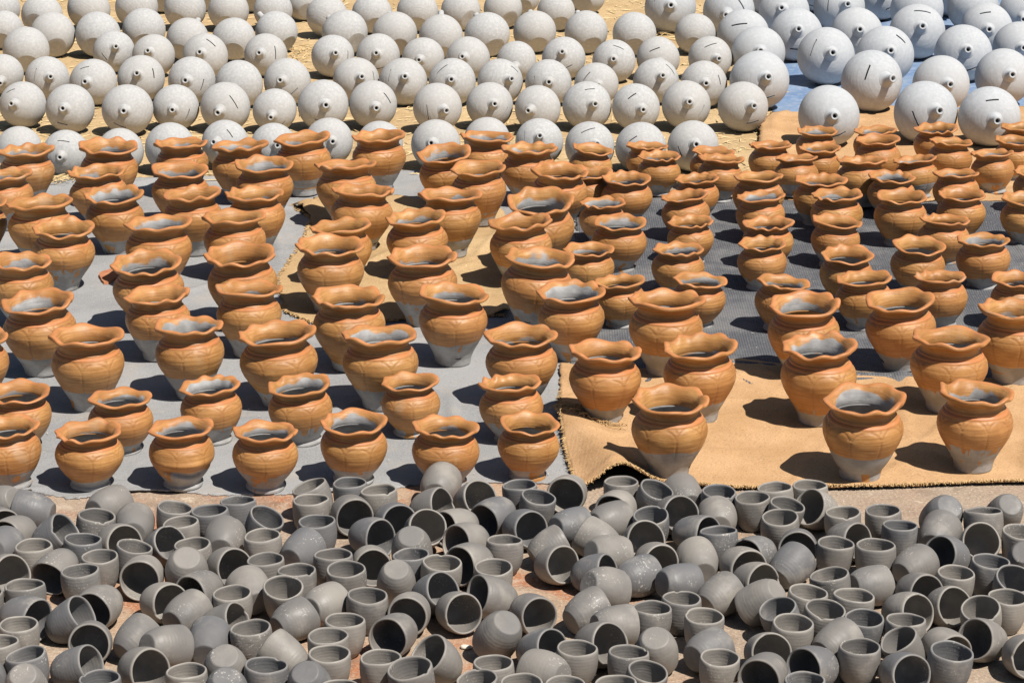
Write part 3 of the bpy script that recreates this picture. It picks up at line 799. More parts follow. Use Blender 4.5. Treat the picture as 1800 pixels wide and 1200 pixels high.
CUPS = [  # x, y, z of the middle, size, rotation (w,x,y,z), lie, row from the front, place in row
(-1.082,5.627,0.034,0.940,(0.894,0,0,-0.447),'upright',5,0),
(-0.970,5.798,0.039,0.979,(0.054,0.07,0.004,0.996),'upright',7,1),
(-0.977,5.660,0.036,0.960,(0.977,0.006,0.026,0.214),'upright',6,3),
(-0.793,5.854,0.038,0.969,(0.963,0.014,0.05,0.264),'upright',7,3),
(-0.764,5.768,0.035,0.943,(0.941,0.009,-0.025,-0.338),'upright',6,6),
(-0.858,5.616,0.037,0.940,(-0.242,0.085,-0.021,0.966),'upright',5,2),
(-0.922,5.560,0.035,0.943,(0.61,-0.007,-0.005,0.793),'upright',5,1),
(-0.952,5.478,0.035,0.945,(0.62,0.025,0.003,-0.784),'upright',4,2),
(-0.702,5.833,0.038,0.986,(0.989,-0.006,-0.043,0.144),'upright',7,4),
(-0.644,5.899,0.037,0.950,(0.938,-0.037,-0.051,-0.34),'upright',7,5),
(-0.583,5.802,0.041,0.964,(0.96,0.071,0.207,-0.172),'tilted',7,6),
(-0.568,5.686,0.035,0.940,(-0.494,-0.015,0.009,0.87),'upright',6,8),
(-0.472,5.997,0.040,0.965,(0.972,-0.027,-0.171,0.156),'tilted',8,3),
(-0.475,5.908,0.036,0.982,(0.231,0,0,0.973),'upright',8,4),
(-0.449,5.772,0.036,0.961,(0.871,0.028,-0.014,-0.491),'upright',6,10),
(-0.721,5.631,0.036,0.940,(-0.289,-0.038,-0.007,0.957),'upright',5,3),
(-0.549,5.537,0.036,0.964,(0.792,-0.005,-0.007,0.61),'upright',4,7),
(-0.476,5.469,0.037,0.987,(0.741,-0.007,0.018,0.671),'upright',4,8),
(-0.401,5.564,0.036,0.973,(0.98,-0.015,0.012,0.198),'upright',5,5),
(-0.365,5.481,0.037,0.974,(-0.068,-0.02,-0.034,0.997),'upright',4,9),
(-0.496,5.378,0.041,0.999,(0.834,0.117,-0.075,0.534),'tilted',3,7),
(-0.388,6.028,0.035,0.940,(0.17,-0.026,-0.004,0.985),'upright',8,5),
(-0.316,5.971,0.037,0.975,(0.946,0.008,-0.025,-0.322),'upright',8,7),
(0.019,6.013,0.035,0.940,(0.952,0.005,-0.017,-0.307),'upright',8,12),
(-0.017,5.653,0.036,0.940,(0.026,-0.001,0.035,0.999),'upright',5,9),
(-0.224,5.567,0.036,0.940,(0.778,0.008,-0.038,-0.627),'upright',5,7),
(-0.158,5.511,0.039,1.007,(0.911,0.054,0.014,0.41),'upright',4,12),
(-0.040,5.492,0.037,0.973,(0.986,0.037,-0.011,-0.164),'upright',4,13),
(-0.312,5.329,0.037,0.992,(0.912,0.012,0.015,-0.41),'upright',3,10),
(-0.268,5.014,0.035,0.951,(0.054,0,-0.009,0.998),'upright',1,9),
(-0.200,4.943,0.042,1.044,(0.932,0.074,-0.047,-0.353),'upright',0,11),
(-0.354,5.200,0.036,0.954,(0.594,0.021,0.016,0.804),'upright',2,8),
(-0.375,5.029,0.037,0.968,(0.997,0.034,0.02,-0.061),'upright',1,8),
(-0.382,5.116,0.036,0.980,(0.528,0,0,0.849),'upright',1,7),
(-1.058,5.385,0.037,0.982,(0.971,-0.011,-0.03,-0.235),'upright',3,1),
(-1.037,5.185,0.035,0.940,(0.872,0.023,0.013,-0.49),'upright',2,0),
(-1.059,5.088,0.036,0.940,(0.978,0.007,-0.034,-0.204),'upright',1,1),
(-0.990,5.024,0.037,0.940,(0.652,0.053,-0.046,-0.755),'upright',1,2),
(-0.828,4.916,0.034,0.947,(0.974,0,0,0.228),'upright',0,2),
(-0.658,4.950,0.034,0.940,(0.638,0,0,0.77),'upright',0,3),
(-1.143,5.351,0.035,0.952,(-0.47,0,0,0.883),'upright',3,0),
(-0.605,5.345,0.036,0.966,(0.959,0.008,0.002,-0.283),'upright',3,6),
(-0.545,5.160,0.036,0.960,(0.538,0.029,-0.019,-0.842),'upright',2,7),
(-0.499,4.968,0.037,0.983,(0.992,0.002,0.017,0.122),'upright',0,6),
(-0.647,4.858,0.034,0.940,(0.461,0,0,0.888),'upright',0,4),
(-0.345,4.871,0.034,0.940,(0.468,0,0,0.884),'upright',0,9),
(-0.037,4.988,0.035,0.940,(0.859,-0.009,-0.015,0.512),'upright',0,14),
(-0.065,4.910,0.037,0.940,(0.76,-0.012,-0.082,0.645),'upright',0,13),
(0.018,4.884,0.037,0.981,(-0.051,0.017,-0.001,0.999),'upright',0,15),
(0.134,5.060,0.035,0.945,(0.389,0.008,0.003,0.921),'upright',1,12),
(0.106,4.887,0.034,0.940,(0.668,0,0,0.744),'upright',0,16),
(0.238,5.036,0.036,0.940,(0.273,0.016,0.041,0.961),'upright',1,13),
(0.268,4.948,0.039,0.940,(0.979,0.091,0.094,-0.155),'tilted',0,18),
(0.210,4.887,0.036,0.940,(-0.299,-0.042,0.013,0.953),'upright',0,17),
(0.297,5.268,0.035,0.940,(0.711,-0.031,0.006,-0.703),'upright',3,15),
(0.364,5.323,0.035,0.940,(0.977,0.013,0.021,-0.21),'upright',3,16),
(0.058,5.933,0.038,0.940,(0.99,0.077,0.062,0.101),'upright',8,13),
(0.262,6.032,0.036,0.940,(0.93,-0.036,-0.005,-0.367),'upright',8,16),
(0.335,5.987,0.039,0.940,(0.936,0.143,0.1,0.304),'tilted',8,17),
(0.325,5.814,0.038,0.946,(0.814,0.056,-0.072,0.574),'upright',7,13),
(0.492,5.971,0.035,0.940,(0.683,-0.001,0.025,-0.73),'upright',8,19),
(0.571,5.928,0.035,0.953,(0.713,0.012,-0.012,-0.701),'upright',8,20),
(0.631,5.991,0.036,0.948,(-0.353,-0.012,0.042,0.934),'upright',8,21),
(0.714,6.012,0.035,0.940,(0.075,0.009,0.001,0.997),'upright',8,23),
(0.640,5.880,0.038,0.940,(0.641,-0.057,0.094,-0.759),'upright',7,18),
(0.622,5.794,0.038,0.974,(0.225,0.003,-0.053,0.973),'upright',7,17),
(0.473,5.695,0.039,0.990,(0.816,-0.074,0.031,0.573),'upright',6,17),
(0.730,5.631,0.037,0.972,(0.771,0.022,0.027,0.636),'upright',5,19),
(0.773,5.834,0.035,0.940,(0.938,0.013,-0.014,0.346),'upright',7,19),
(0.702,5.441,0.039,0.982,(0.99,-0.009,-0.078,0.115),'upright',4,19),
(0.577,5.270,0.040,0.941,(0.966,0.148,-0.134,-0.167),'tilted',3,18),
(0.637,5.345,0.038,0.979,(0.987,-0.007,0.043,-0.156),'upright',3,19),
(0.662,5.258,0.039,0.976,(0.452,0.086,-0.034,0.887),'upright',2,17),
(0.589,5.180,0.038,0.992,(0.27,0.035,-0.027,0.962),'upright',2,16),
(0.734,5.325,0.038,1.005,(0.64,0.02,0.017,0.768),'upright',3,20),
(0.742,5.216,0.037,0.940,(0.772,0.037,0.064,-0.631),'upright',2,19),
(0.407,5.223,0.036,0.954,(0.024,0.009,-0.017,1),'upright',2,15),
(0.423,5.015,0.035,0.940,(0.859,0.028,0.014,0.51),'upright',1,15),
(0.715,5.062,0.036,0.970,(0.934,-0.006,0.016,-0.356),'upright',1,19),
(0.589,4.904,0.035,0.940,(0.975,0.006,-0.026,-0.222),'upright',0,21),
(0.870,5.845,0.035,0.940,(0.989,-0.004,-0.026,0.145),'upright',7,20),
(0.893,5.749,0.035,0.940,(0.128,0.024,0.021,0.991),'upright',6,20),
(0.821,5.617,0.037,0.995,(0.769,0.006,0.007,0.64),'upright',5,20),
(1.099,5.811,0.041,1.024,(-0.423,0.021,0.086,0.902),'upright',7,22),
(1.164,5.697,0.038,1.009,(0.429,0.031,-0.005,0.903),'upright',6,23),
(0.976,5.463,0.036,0.942,(0.593,0.031,0.001,0.805),'upright',4,22),
(1.061,5.521,0.038,0.979,(0.581,0.035,0.025,0.813),'upright',4,23),
(1.098,5.442,0.041,0.966,(-0.331,-0.035,-0.227,0.915),'tilted',4,24),
(0.829,5.200,0.036,0.968,(-0.01,0.018,0.017,1),'upright',2,20),
(1.003,5.271,0.040,0.951,(0.049,-0.063,-0.16,0.984),'tilted',2,23),
(1.066,5.327,0.036,0.948,(0.537,-0.005,0.024,-0.843),'upright',3,23),
(0.818,5.111,0.040,0.940,(0.107,-0.212,-0.131,0.962),'tilted',1,21),
(0.894,5.025,0.041,1.033,(0.983,0.023,0.075,-0.163),'upright',1,22),
(0.451,4.847,0.034,0.940,(0.192,0,0,0.981),'upright',0,20),
(0.742,4.829,0.034,0.940,(0.793,0,0,-0.609),'upright',0,22),
(0.949,4.845,0.035,0.940,(0.976,0.006,-0.026,-0.217),'upright',0,23),
(-0.889,4.846,0.035,0.940,(-0.373,-0.016,0.007,0.928),'upright',0,1),
(-0.450,4.828,0.034,0.945,(-0.277,0,0,0.961),'upright',0,7),
(0.338,4.847,0.034,0.940,(0.79,0,0,-0.614),'upright',0,19),
(-0.270,4.829,0.034,0.940,(0.618,0,0,-0.787),'upright',0,10),
(-0.135,4.821,0.034,0.940,(0.821,0,0,0.571),'upright',0,12),
(-1.211,5.939,0.054,1.043,(-0.298,-0.378,0.757,0.442),'mouth to the left, base showing',8,0),
(-1.132,5.922,0.040,1.049,(0.264,-0.639,-0.134,0.71),'mouth to the left, base showing',8,1),
(-1.207,5.842,0.038,0.992,(0.713,0.624,0.2,0.249),'mouth toward camera',7,0),
(-1.149,5.779,0.040,1.019,(-0.264,-0.51,-0.449,0.684),'mouth to the left',6,1),
(-1.166,5.676,0.046,1.029,(0.392,-0.337,0.695,0.499),'base toward camera',6,0),
(-1.058,5.741,0.042,1.036,(0.56,0.42,0.165,0.695),'mouth to the right',6,2),
(-0.961,5.939,0.044,1.057,(0.671,-0.668,0.273,-0.174),'mouth to the right, base showing',8,2),
(-0.881,5.818,0.042,1.044,(0.707,-0.703,0.028,0.072),'base toward camera',7,2),
(-0.909,5.721,0.039,1.046,(0.55,0.07,0.598,-0.579),'mouth toward camera',6,4),
(-0.801,5.690,0.039,0.985,(0.272,0.417,-0.2,0.844),'mouth to the right',6,5),
(-1.016,5.556,0.045,1.014,(-0.266,-0.036,0.769,-0.58),'mouth to the left',4,1),
(-1.136,5.527,0.040,1.053,(0.578,-0.012,0.573,-0.581),'mouth to the right',4,0),
(-0.821,5.528,0.041,1.056,(0.704,0.649,0.161,-0.24),'mouth toward camera',4,3),
(-0.664,5.736,0.040,1.040,(-0.428,0.407,0.515,0.621),'base toward camera',6,7),
(-0.482,5.670,0.039,1.007,(0.662,-0.383,0.549,0.337),'mouth to the right, base showing',6,9),
(-0.725,5.527,0.056,1.042,(-0.275,0.96,0.046,-0.037),'upside down',4,4),
(-0.641,5.582,0.038,1.023,(0.573,0.588,-0.127,0.556),'mouth toward camera',5,4),
(-0.683,5.443,0.040,1.033,(-0.023,-0.336,-0.591,0.733),'mouth to the left',4,5),
(-0.574,5.434,0.039,1.031,(-0.454,0.111,0.61,0.64),'mouth to the left, base showing',4,6),
(-0.383,5.908,0.041,1.049,(0.379,0.496,-0.444,0.643),'mouth toward camera',8,6),
(-0.330,5.761,0.040,1.037,(0.77,0.44,0.46,-0.048),'mouth to the right',6,11),
(-0.176,6.091,0.041,1.058,(-0.185,0.297,0.604,0.716),'base toward camera',8,9),
(-0.195,5.941,0.039,1.019,(0.644,-0.045,0.541,-0.539),'mouth to the right',8,8),
(-0.280,5.865,0.038,1.019,(0.647,0.611,-0.095,0.446),'mouth toward camera',7,7),
(-0.208,5.790,0.041,1.033,(0.801,0.302,0.349,-0.381),'mouth toward camera',7,8),
(-0.228,5.661,0.054,1.025,(0.168,-0.596,0.757,0.206),'upside down',6,12),
(-0.126,5.832,0.038,0.984,(-0.002,-0.497,-0.464,0.733),'mouth to the left',7,9),
(-0.095,5.981,0.041,1.057,(0.664,0.149,0.474,-0.559),'mouth toward camera',8,10),
(-0.038,5.894,0.042,1.005,(0.551,0.172,-0.714,0.396),'mouth to the left',8,11),
(-0.100,5.735,0.039,1.020,(0.658,0.178,-0.62,0.388),'mouth to the left',6,13),
(-0.319,5.603,0.037,0.983,(0.329,0.394,-0.511,0.69),'mouth toward camera',5,6),
(-0.255,5.468,0.053,0.995,(-0.261,0.963,0.069,0.007),'upside down',4,10),
(-0.091,5.597,0.041,1.054,(-0.161,-0.51,-0.403,0.742),'mouth to the left',5,8),
(-0.174,5.420,0.039,1.002,(-0.051,0.322,-0.362,0.873),'mouth to the right',4,11),
(-0.121,5.331,0.038,1.004,(-0.279,0.057,-0.609,0.74),'mouth toward camera',3,12),
(-0.040,5.399,0.040,1.045,(-0.2,-0.553,-0.125,0.799),'mouth to the left',4,14),
(-0.219,5.330,0.038,0.999,(0.546,0.405,-0.51,0.527),'mouth toward camera',3,11),
(-0.245,5.211,0.040,1.033,(0.744,0.598,-0.294,0.049),'mouth toward camera',2,9),
(-0.149,5.052,0.044,1.025,(0.891,0.181,-0.346,0.23),'mouth to the left',1,10),
(-1.048,5.291,0.041,1.052,(0.456,-0.205,0.63,-0.594),'mouth to the right',3,2),
(-0.891,5.362,0.040,1.018,(-0.11,-0.319,-0.618,0.71),'mouth to the left',3,3),
(-0.948,5.268,0.040,1.006,(0.889,0.106,0.445,0.005),'mouth to the right',2,1),
(-0.885,5.176,0.037,1.001,(-0.309,-0.206,-0.571,0.732),'mouth toward camera',2,2),
(-0.897,5.034,0.038,1.009,(0.801,0.046,0.561,-0.205),'mouth to the right',1,3),
(-0.978,4.923,0.053,0.980,(-0.297,0.954,0.04,0.012),'upside down',0,0),
(-1.074,4.986,0.041,0.990,(-0.19,-0.189,0.709,0.653),'base toward camera',1,0),
(-0.792,5.177,0.038,0.992,(0.349,0.131,0.538,0.756),'mouth to the right, base showing',2,3),
(-0.764,5.383,0.037,1.005,(-0.116,0.314,-0.517,0.788),'mouth to the right',3,4),
(-0.724,5.118,0.050,1.041,(0.498,-0.106,0.792,0.336),'mouth to the right, base showing',2,4),
(-0.760,5.024,0.040,1.055,(0.688,0.229,0.54,-0.426),'mouth toward camera',1,4),
(-0.702,5.308,0.039,1.008,(0.029,0.371,0.556,0.743),'mouth to the right, base showing',3,5),
(-0.617,5.257,0.038,1.000,(0.675,0.492,0.269,0.48),'mouth to the right',2,6),
(-0.636,5.160,0.038,1.003,(0.769,-0.623,-0.057,-0.133),'base toward camera',2,5),
(-0.584,5.004,0.055,1.030,(-0.027,0.078,0.958,0.276),'upside down',1,5),
(-0.471,5.089,0.040,1.018,(0.699,0.094,-0.505,-0.497),'mouth to the left, base showing',1,6),
(-0.470,5.277,0.038,0.989,(0.146,0.394,0.527,0.739),'mouth to the right, base showing',3,8),
(-0.408,5.351,0.043,1.022,(0.051,0.399,0.614,0.679),'mouth to the right, base showing',3,9),
(-0.409,4.929,0.054,1.002,(-0.012,0.243,0.926,0.289),'upside down',0,8),
(-0.573,4.902,0.053,0.992,(-0.245,0.902,-0.327,-0.138),'upside down',0,5),
(-0.026,5.170,0.057,1.043,(-0.167,0.888,-0.331,-0.273),'mouth to the left, base showing',2,10),
(0.040,5.325,0.038,0.988,(0.605,0.285,0.591,-0.451),'mouth to the right',3,13),
(0.057,5.122,0.039,1.015,(0.211,0.487,-0.274,0.802),'mouth to the right',2,11),
(0.069,4.998,0.044,1.041,(-0.405,0.744,-0.017,-0.531),'mouth to the left, base showing',1,11),
(0.160,5.321,0.038,1.023,(0.501,-0.609,0.042,-0.613),'mouth to the right, base showing',3,14),
(0.201,5.426,0.053,1.050,(-0.008,0.704,0.436,0.56),'mouth to the right, base showing',4,15),
(0.215,5.244,0.042,1.005,(0.651,-0.099,0.732,0.173),'mouth to the right, base showing',2,13),
(0.179,5.150,0.040,1.056,(0.132,0.418,-0.375,0.817),'mouth to the right',2,12),
(0.300,5.101,0.052,0.983,(-0.26,0.877,-0.399,-0.061),'upside down',1,14),
(0.137,6.049,0.040,1.052,(0.513,0.515,0.376,-0.574),'mouth toward camera',8,14),
(0.024,5.819,0.038,1.014,(0.506,0.58,-0.191,0.61),'mouth to the right',7,10),
(0.083,5.690,0.037,0.980,(-0.279,0.537,0.028,0.796),'mouth to the right, base showing',6,14),
(0.133,5.817,0.043,1.001,(-0.064,0.623,0.426,0.653),'mouth to the right, base showing',7,11),
(0.251,5.938,0.041,1.059,(0.562,0.34,-0.587,0.473),'mouth toward camera',8,15),
(0.226,5.845,0.044,1.037,(0.591,-0.676,0.293,-0.328),'mouth to the right, base showing',7,12),
(0.200,5.736,0.039,1.039,(-0.438,-0.276,0.531,0.671),'mouth to the left, base showing',6,15),
(0.214,5.628,0.050,1.045,(-0.098,0.749,0.287,0.589),'mouth to the right, base showing',5,12),
(0.095,5.598,0.037,0.981,(-0.355,0.059,-0.564,0.743),'mouth to the right',5,10),
(0.181,5.540,0.037,1.005,(0.789,0.418,0.412,0.181),'mouth to the right',5,11),
(0.415,6.024,0.039,1.017,(0.514,-0.549,0.353,0.557),'base toward camera',8,18),
(0.380,5.897,0.040,1.053,(0.63,0.22,0.506,-0.546),'mouth toward camera',7,14),
(0.297,5.722,0.041,1.053,(0.121,0.192,-0.467,0.854),'mouth toward camera',6,16),
(0.320,5.618,0.037,0.992,(-0.303,-0.006,-0.61,0.732),'mouth toward camera',5,14),
(0.423,5.776,0.040,1.059,(0.25,0.567,-0.276,0.735),'mouth to the right',7,15),
(0.421,5.603,0.039,1.024,(0.545,-0.514,0.368,0.551),'base toward camera',5,15),
(0.277,5.519,0.040,1.004,(0.22,0.408,0.58,0.67),'mouth to the right, base showing',5,13),
(0.366,5.476,0.044,0.987,(0.213,0.502,0.581,0.605),'mouth to the right, base showing',4,16),
(0.484,5.873,0.039,1.014,(0.695,-0.662,-0.193,-0.204),'base toward camera',7,16),
(0.729,5.925,0.040,1.022,(-0.131,-0.43,-0.273,0.851),'mouth to the left',8,22),
(0.656,5.704,0.039,1.016,(0.046,-0.053,-0.638,0.767),'mouth toward camera',6,18),
(0.557,5.655,0.039,1.005,(-0.137,-0.506,-0.42,0.741),'mouth to the left',5,17),
(0.513,5.580,0.041,1.056,(-0.413,-0.1,-0.631,0.649),'mouth toward camera',5,16),
(0.624,5.577,0.039,1.018,(0.395,0.145,0.537,0.731),'mouth to the right, base showing',5,18),
(0.770,5.743,0.037,1.005,(0.393,0.551,-0.223,0.701),'mouth to the right',6,19),
(0.533,5.486,0.039,1.042,(0.551,0.129,0.582,-0.583),'mouth to the right',4,18),
(0.452,5.413,0.037,1.000,(0.472,0.129,0.595,0.637),'mouth to the right, base showing',4,17),
(0.543,5.352,0.056,1.014,(-0.177,0.909,-0.02,-0.377),'mouth to the left, base showing',3,17),
(0.406,5.120,0.038,0.988,(0.717,-0.392,0.565,0.116),'mouth to the right, base showing',2,14),
(0.527,5.114,0.038,0.999,(0.295,0.326,-0.449,0.778),'mouth toward camera',1,17),
(0.518,5.002,0.041,1.060,(-0.277,-0.496,-0.472,0.674),'mouth toward camera',1,16),
(0.678,5.155,0.039,1.030,(-0.135,0.543,0.324,0.763),'mouth to the right, base showing',2,18),
(0.623,5.040,0.038,1.022,(0.227,-0.277,-0.541,0.761),'mouth to the left',1,18),
(1.010,5.853,0.057,1.034,(-0.328,0.768,0.545,0.08),'mouth to the left, base showing',7,21),
(0.987,5.772,0.039,1.034,(0.516,-0.162,0.607,0.583),'base toward camera',6,21),
(0.992,5.641,0.039,1.022,(0.52,-0.054,-0.552,0.649),'mouth to the left',5,22),
(1.073,5.718,0.039,1.009,(0.614,0.356,0.332,-0.621),'mouth toward camera',6,22),
(1.161,5.882,0.054,0.992,(-0.246,0.476,0.802,0.263),'base toward camera',7,23),
(0.902,5.583,0.038,0.982,(0.406,0.165,0.633,0.638),'mouth to the right, base showing',5,21),
(0.787,5.465,0.042,0.990,(0.522,0.177,0.72,0.422),'mouth to the right, base showing',4,20),
(0.888,5.437,0.038,1.012,(0.772,0.587,0.137,0.2),'mouth to the right',4,21),
(0.940,5.359,0.037,0.981,(-0.192,0.092,-0.545,0.811),'mouth to the right',3,22),
(0.847,5.324,0.038,1.034,(0.777,0.402,0.443,-0.194),'mouth to the right',3,21),
(0.996,5.176,0.038,1.007,(0.688,0.547,-0.109,-0.464),'mouth to the left',2,22),
(0.902,5.138,0.039,0.999,(0.505,0.638,-0.276,0.512),'mouth to the right',2,21),
(0.797,5.016,0.037,1.005,(0.718,0.383,0.457,-0.358),'mouth to the right',1,20),
(1.063,5.102,0.038,1.019,(-0.144,0.021,-0.599,0.787),'mouth toward camera',1,23),
(1.154,5.580,0.055,0.997,(-0.312,0.922,0.152,0.171),'base toward camera',5,23),
]


# ---------------------------------------------------------------- coin banks
SLOT = math.radians(40)


def bank_meshes(mat, seed, slot_w, slot_half):
    r = np.random.default_rng(seed)
    ns = 96
    th = np.concatenate([np.radians(np.linspace(16, 40 - slot_w / 2, 13)), np.radians(np.linspace(40 + slot_w / 2, 151.0, 50))])
    phi = np.linspace(0, 2 * math.pi, ns, endpoint=False)
    T, Ph = np.meshgrid(th, phi, indexing='ij')
    rad = 1 + 0.006 * np.sin(2 * Ph + r.uniform(0, 6)) * np.sin(T) + 0.004 * np.sin(3 * Ph + 2 * T + r.uniform(0, 6)) + 0.0022 * np.sin(T * 46 + r.uniform(0, 6)) * np.sin(T) ** 2
    rad = rad + 0.012 * np.exp(-((T - 1.75) / 0.05) ** 2) * r.uniform(0, 0.5)
    gc = np.arctan(math.tan(SLOT) / np.cos(np.clip(((Ph + math.pi) % (2 * math.pi)) - math.pi, -0.55, 0.55))) - SLOT
    T = T + gc * np.exp(-((T - SLOT) / 0.16) ** 2)
    rr = rad * np.sin(T); zz = rad * np.cos(T)
    V = np.stack([rr * np.cos(Ph), rr * np.sin(Ph), zz], -1).reshape(-1, 3)
    half = int(round(slot_half / (2 * math.pi / ns)))
    f = grid_faces(len(th), ns, True, lambda i, j: i == 12 and (j < half or j >= ns - half))
    # rounded edge and flat base
    nb = len(V)
    ext = []
    for (q, z) in ((0.470, -0.882), (0.455, -0.885), (0.23, -0.880), (0.0001, -0.878)):
        ext += [(q * math.cos(p), q * math.sin(p), z) for p in phi]
    V = np.vstack([V, ext])
    for i in range(4):
        a = nb - ns + i * ns
        for j in range(ns):
            k = (j + 1) % ns
            f.append((a + j, a + k, a + ns + k, a + ns + j))
    f = [tuple(reversed(q)) for q in f]
    f = [tuple(reversed(q)) for q in f]
    body = mesh_from("coin_bank_body", V, [tuple(reversed(q)) for q in f], mat)
    # spout
    t0 = math.radians(16)
    prof = spline([(math.sin(t0), math.cos(t0)), (0.225, 1.005), (0.178, 1.065), (0.148, 1.15), (0.135, 1.27), (0.136, 1.37), (0.128, 1.402), (0.100, 1.410), (0.070, 1.392), (0.060, 1.30), (0.058, 0.97)], 40)
    n2 = 40
    p2 = np.linspace(0, 2 * math.pi, n2, endpoint=False)
    lean = r.uniform(-0.05, 0.05, 2)
    SV = []
    for q, z in prof:
        k = max(0, z - 0.99)
        SV += [(q * math.cos(p) + lean[0] * k, q * math.sin(p) + lean[1] * k, z) for p in p2]
    spout = mesh_from("coin_bank_spout", SV, grid_faces(len(prof), n2), mat)
    # walls of the coin slot, going inwards
    js = list(range(-half, half + 1))
    top = [(40 - slot_w / 2, j) for j in js]; bot = [(40 + slot_w / 2, j) for j in reversed(js)]
    ring = top + bot
    W = []
    for s in (1.0, 0.95):
        for (t, j) in ring:
            p = 2 * math.pi * j / ns; t = math.radians(t) + math.atan(math.tan(SLOT) / math.cos(p)) - SLOT
            W.append((s * math.sin(t) * math.cos(p), s * math.sin(t) * math.sin(p), s * math.cos(t)))
    m = len(ring)
    slot = mesh_from("coin_slot", W, [(i, (i + 1) % m, m + (i + 1) % m, m + i) for i in range(m)], mat, smooth=False)
    return body, spout, slot


SMALL_BANKS = [bank_meshes(BANK_PALE, 31 + i, 2.4 + 0.5 * (i % 2), 0.30 + 0.04 * i) for i in range(5)]
BIG_BANKS = [bank_meshes(BANK_BLUE, 41 + i, 3.2, 0.30 + 0.04 * i) for i in range(5)]
ROWS = ['front', 'second', 'third', 'fourth', 'fifth', 'back']
for i, (x, y, rad, q, look, big, row, place) in enumerate(BANKS):
    e = link("coin_bank", None)
    e.location = (x, y, rad * 0.995 - 0.002)
    e.rotation_mode = 'QUATERNION'
    e.rotation_quaternion = Quaternion(q)
    e.scale = (rad * random.uniform(0.985, 1.015), rad * random.uniform(0.985, 1.015), rad * random.uniform(0.95, 1.0))
    size = "large bluish" if big else "small pale"
    pose = {'spout': 'with spout showing', 'away': 'with flat base showing', 'plain': 'with spout hidden'}[look]
    last = 4 if big else 5
    rown = 'back' if row == last else ROWS[row]
    tag(e, f"{size} coin bank {pose}, {ORD[place]} from left in {rown} {'large' if big else 'small'}-bank row",
        "coin bank", "large coin banks on the blue tarp" if big else "small coin banks on the straw")
    b, s, t = (BIG_BANKS if big else SMALL_BANKS)[i % 5]
    link("body", b, e); link("spout", s, e); link("coin_slot", t, e)

# ---------------------------------------------------------------- frilled pots
L_OUT = [(0.0, 0.0), (0.215, 0.0), (0.242, 0.012), (0.252, 0.055), (0.268, 0.12), (0.318, 0.22), (0.388, 0.33), (0.452, 0.44), (0.490, 0.54), (0.497, 0.61), (0.480, 0.69), (0.442, 0.75), (0.405, 0.785)]
S_OUT = [(0.0, 0.0), (0.275, 0.0), (0.305, 0.012), (0.306, 0.045), (0.280, 0.085), (0.312, 0.15), (0.400, 0.27), (0.475, 0.41), (0.508, 0.53), (0.508, 0.61), (0.484, 0.70), (0.444, 0.76), (0.408, 0.795)]
R_OUT = [(0.405, 0.0), (0.393, 0.07), (0.380, 0.18), (0.376, 0.32), (0.382, 0.46), (0.402, 0.58), (0.432, 0.655), (0.464, 0.715), (0.487, 0.765), (0.499, 0.855), (0.494, 0.965), (0.472, 1.0), (0.440, 0.955), (0.408, 0.85), (0.376, 0.68), (0.356, 0.48), (0.348, 0.28), (0.350, 0.08), (0.355, 0.0)]


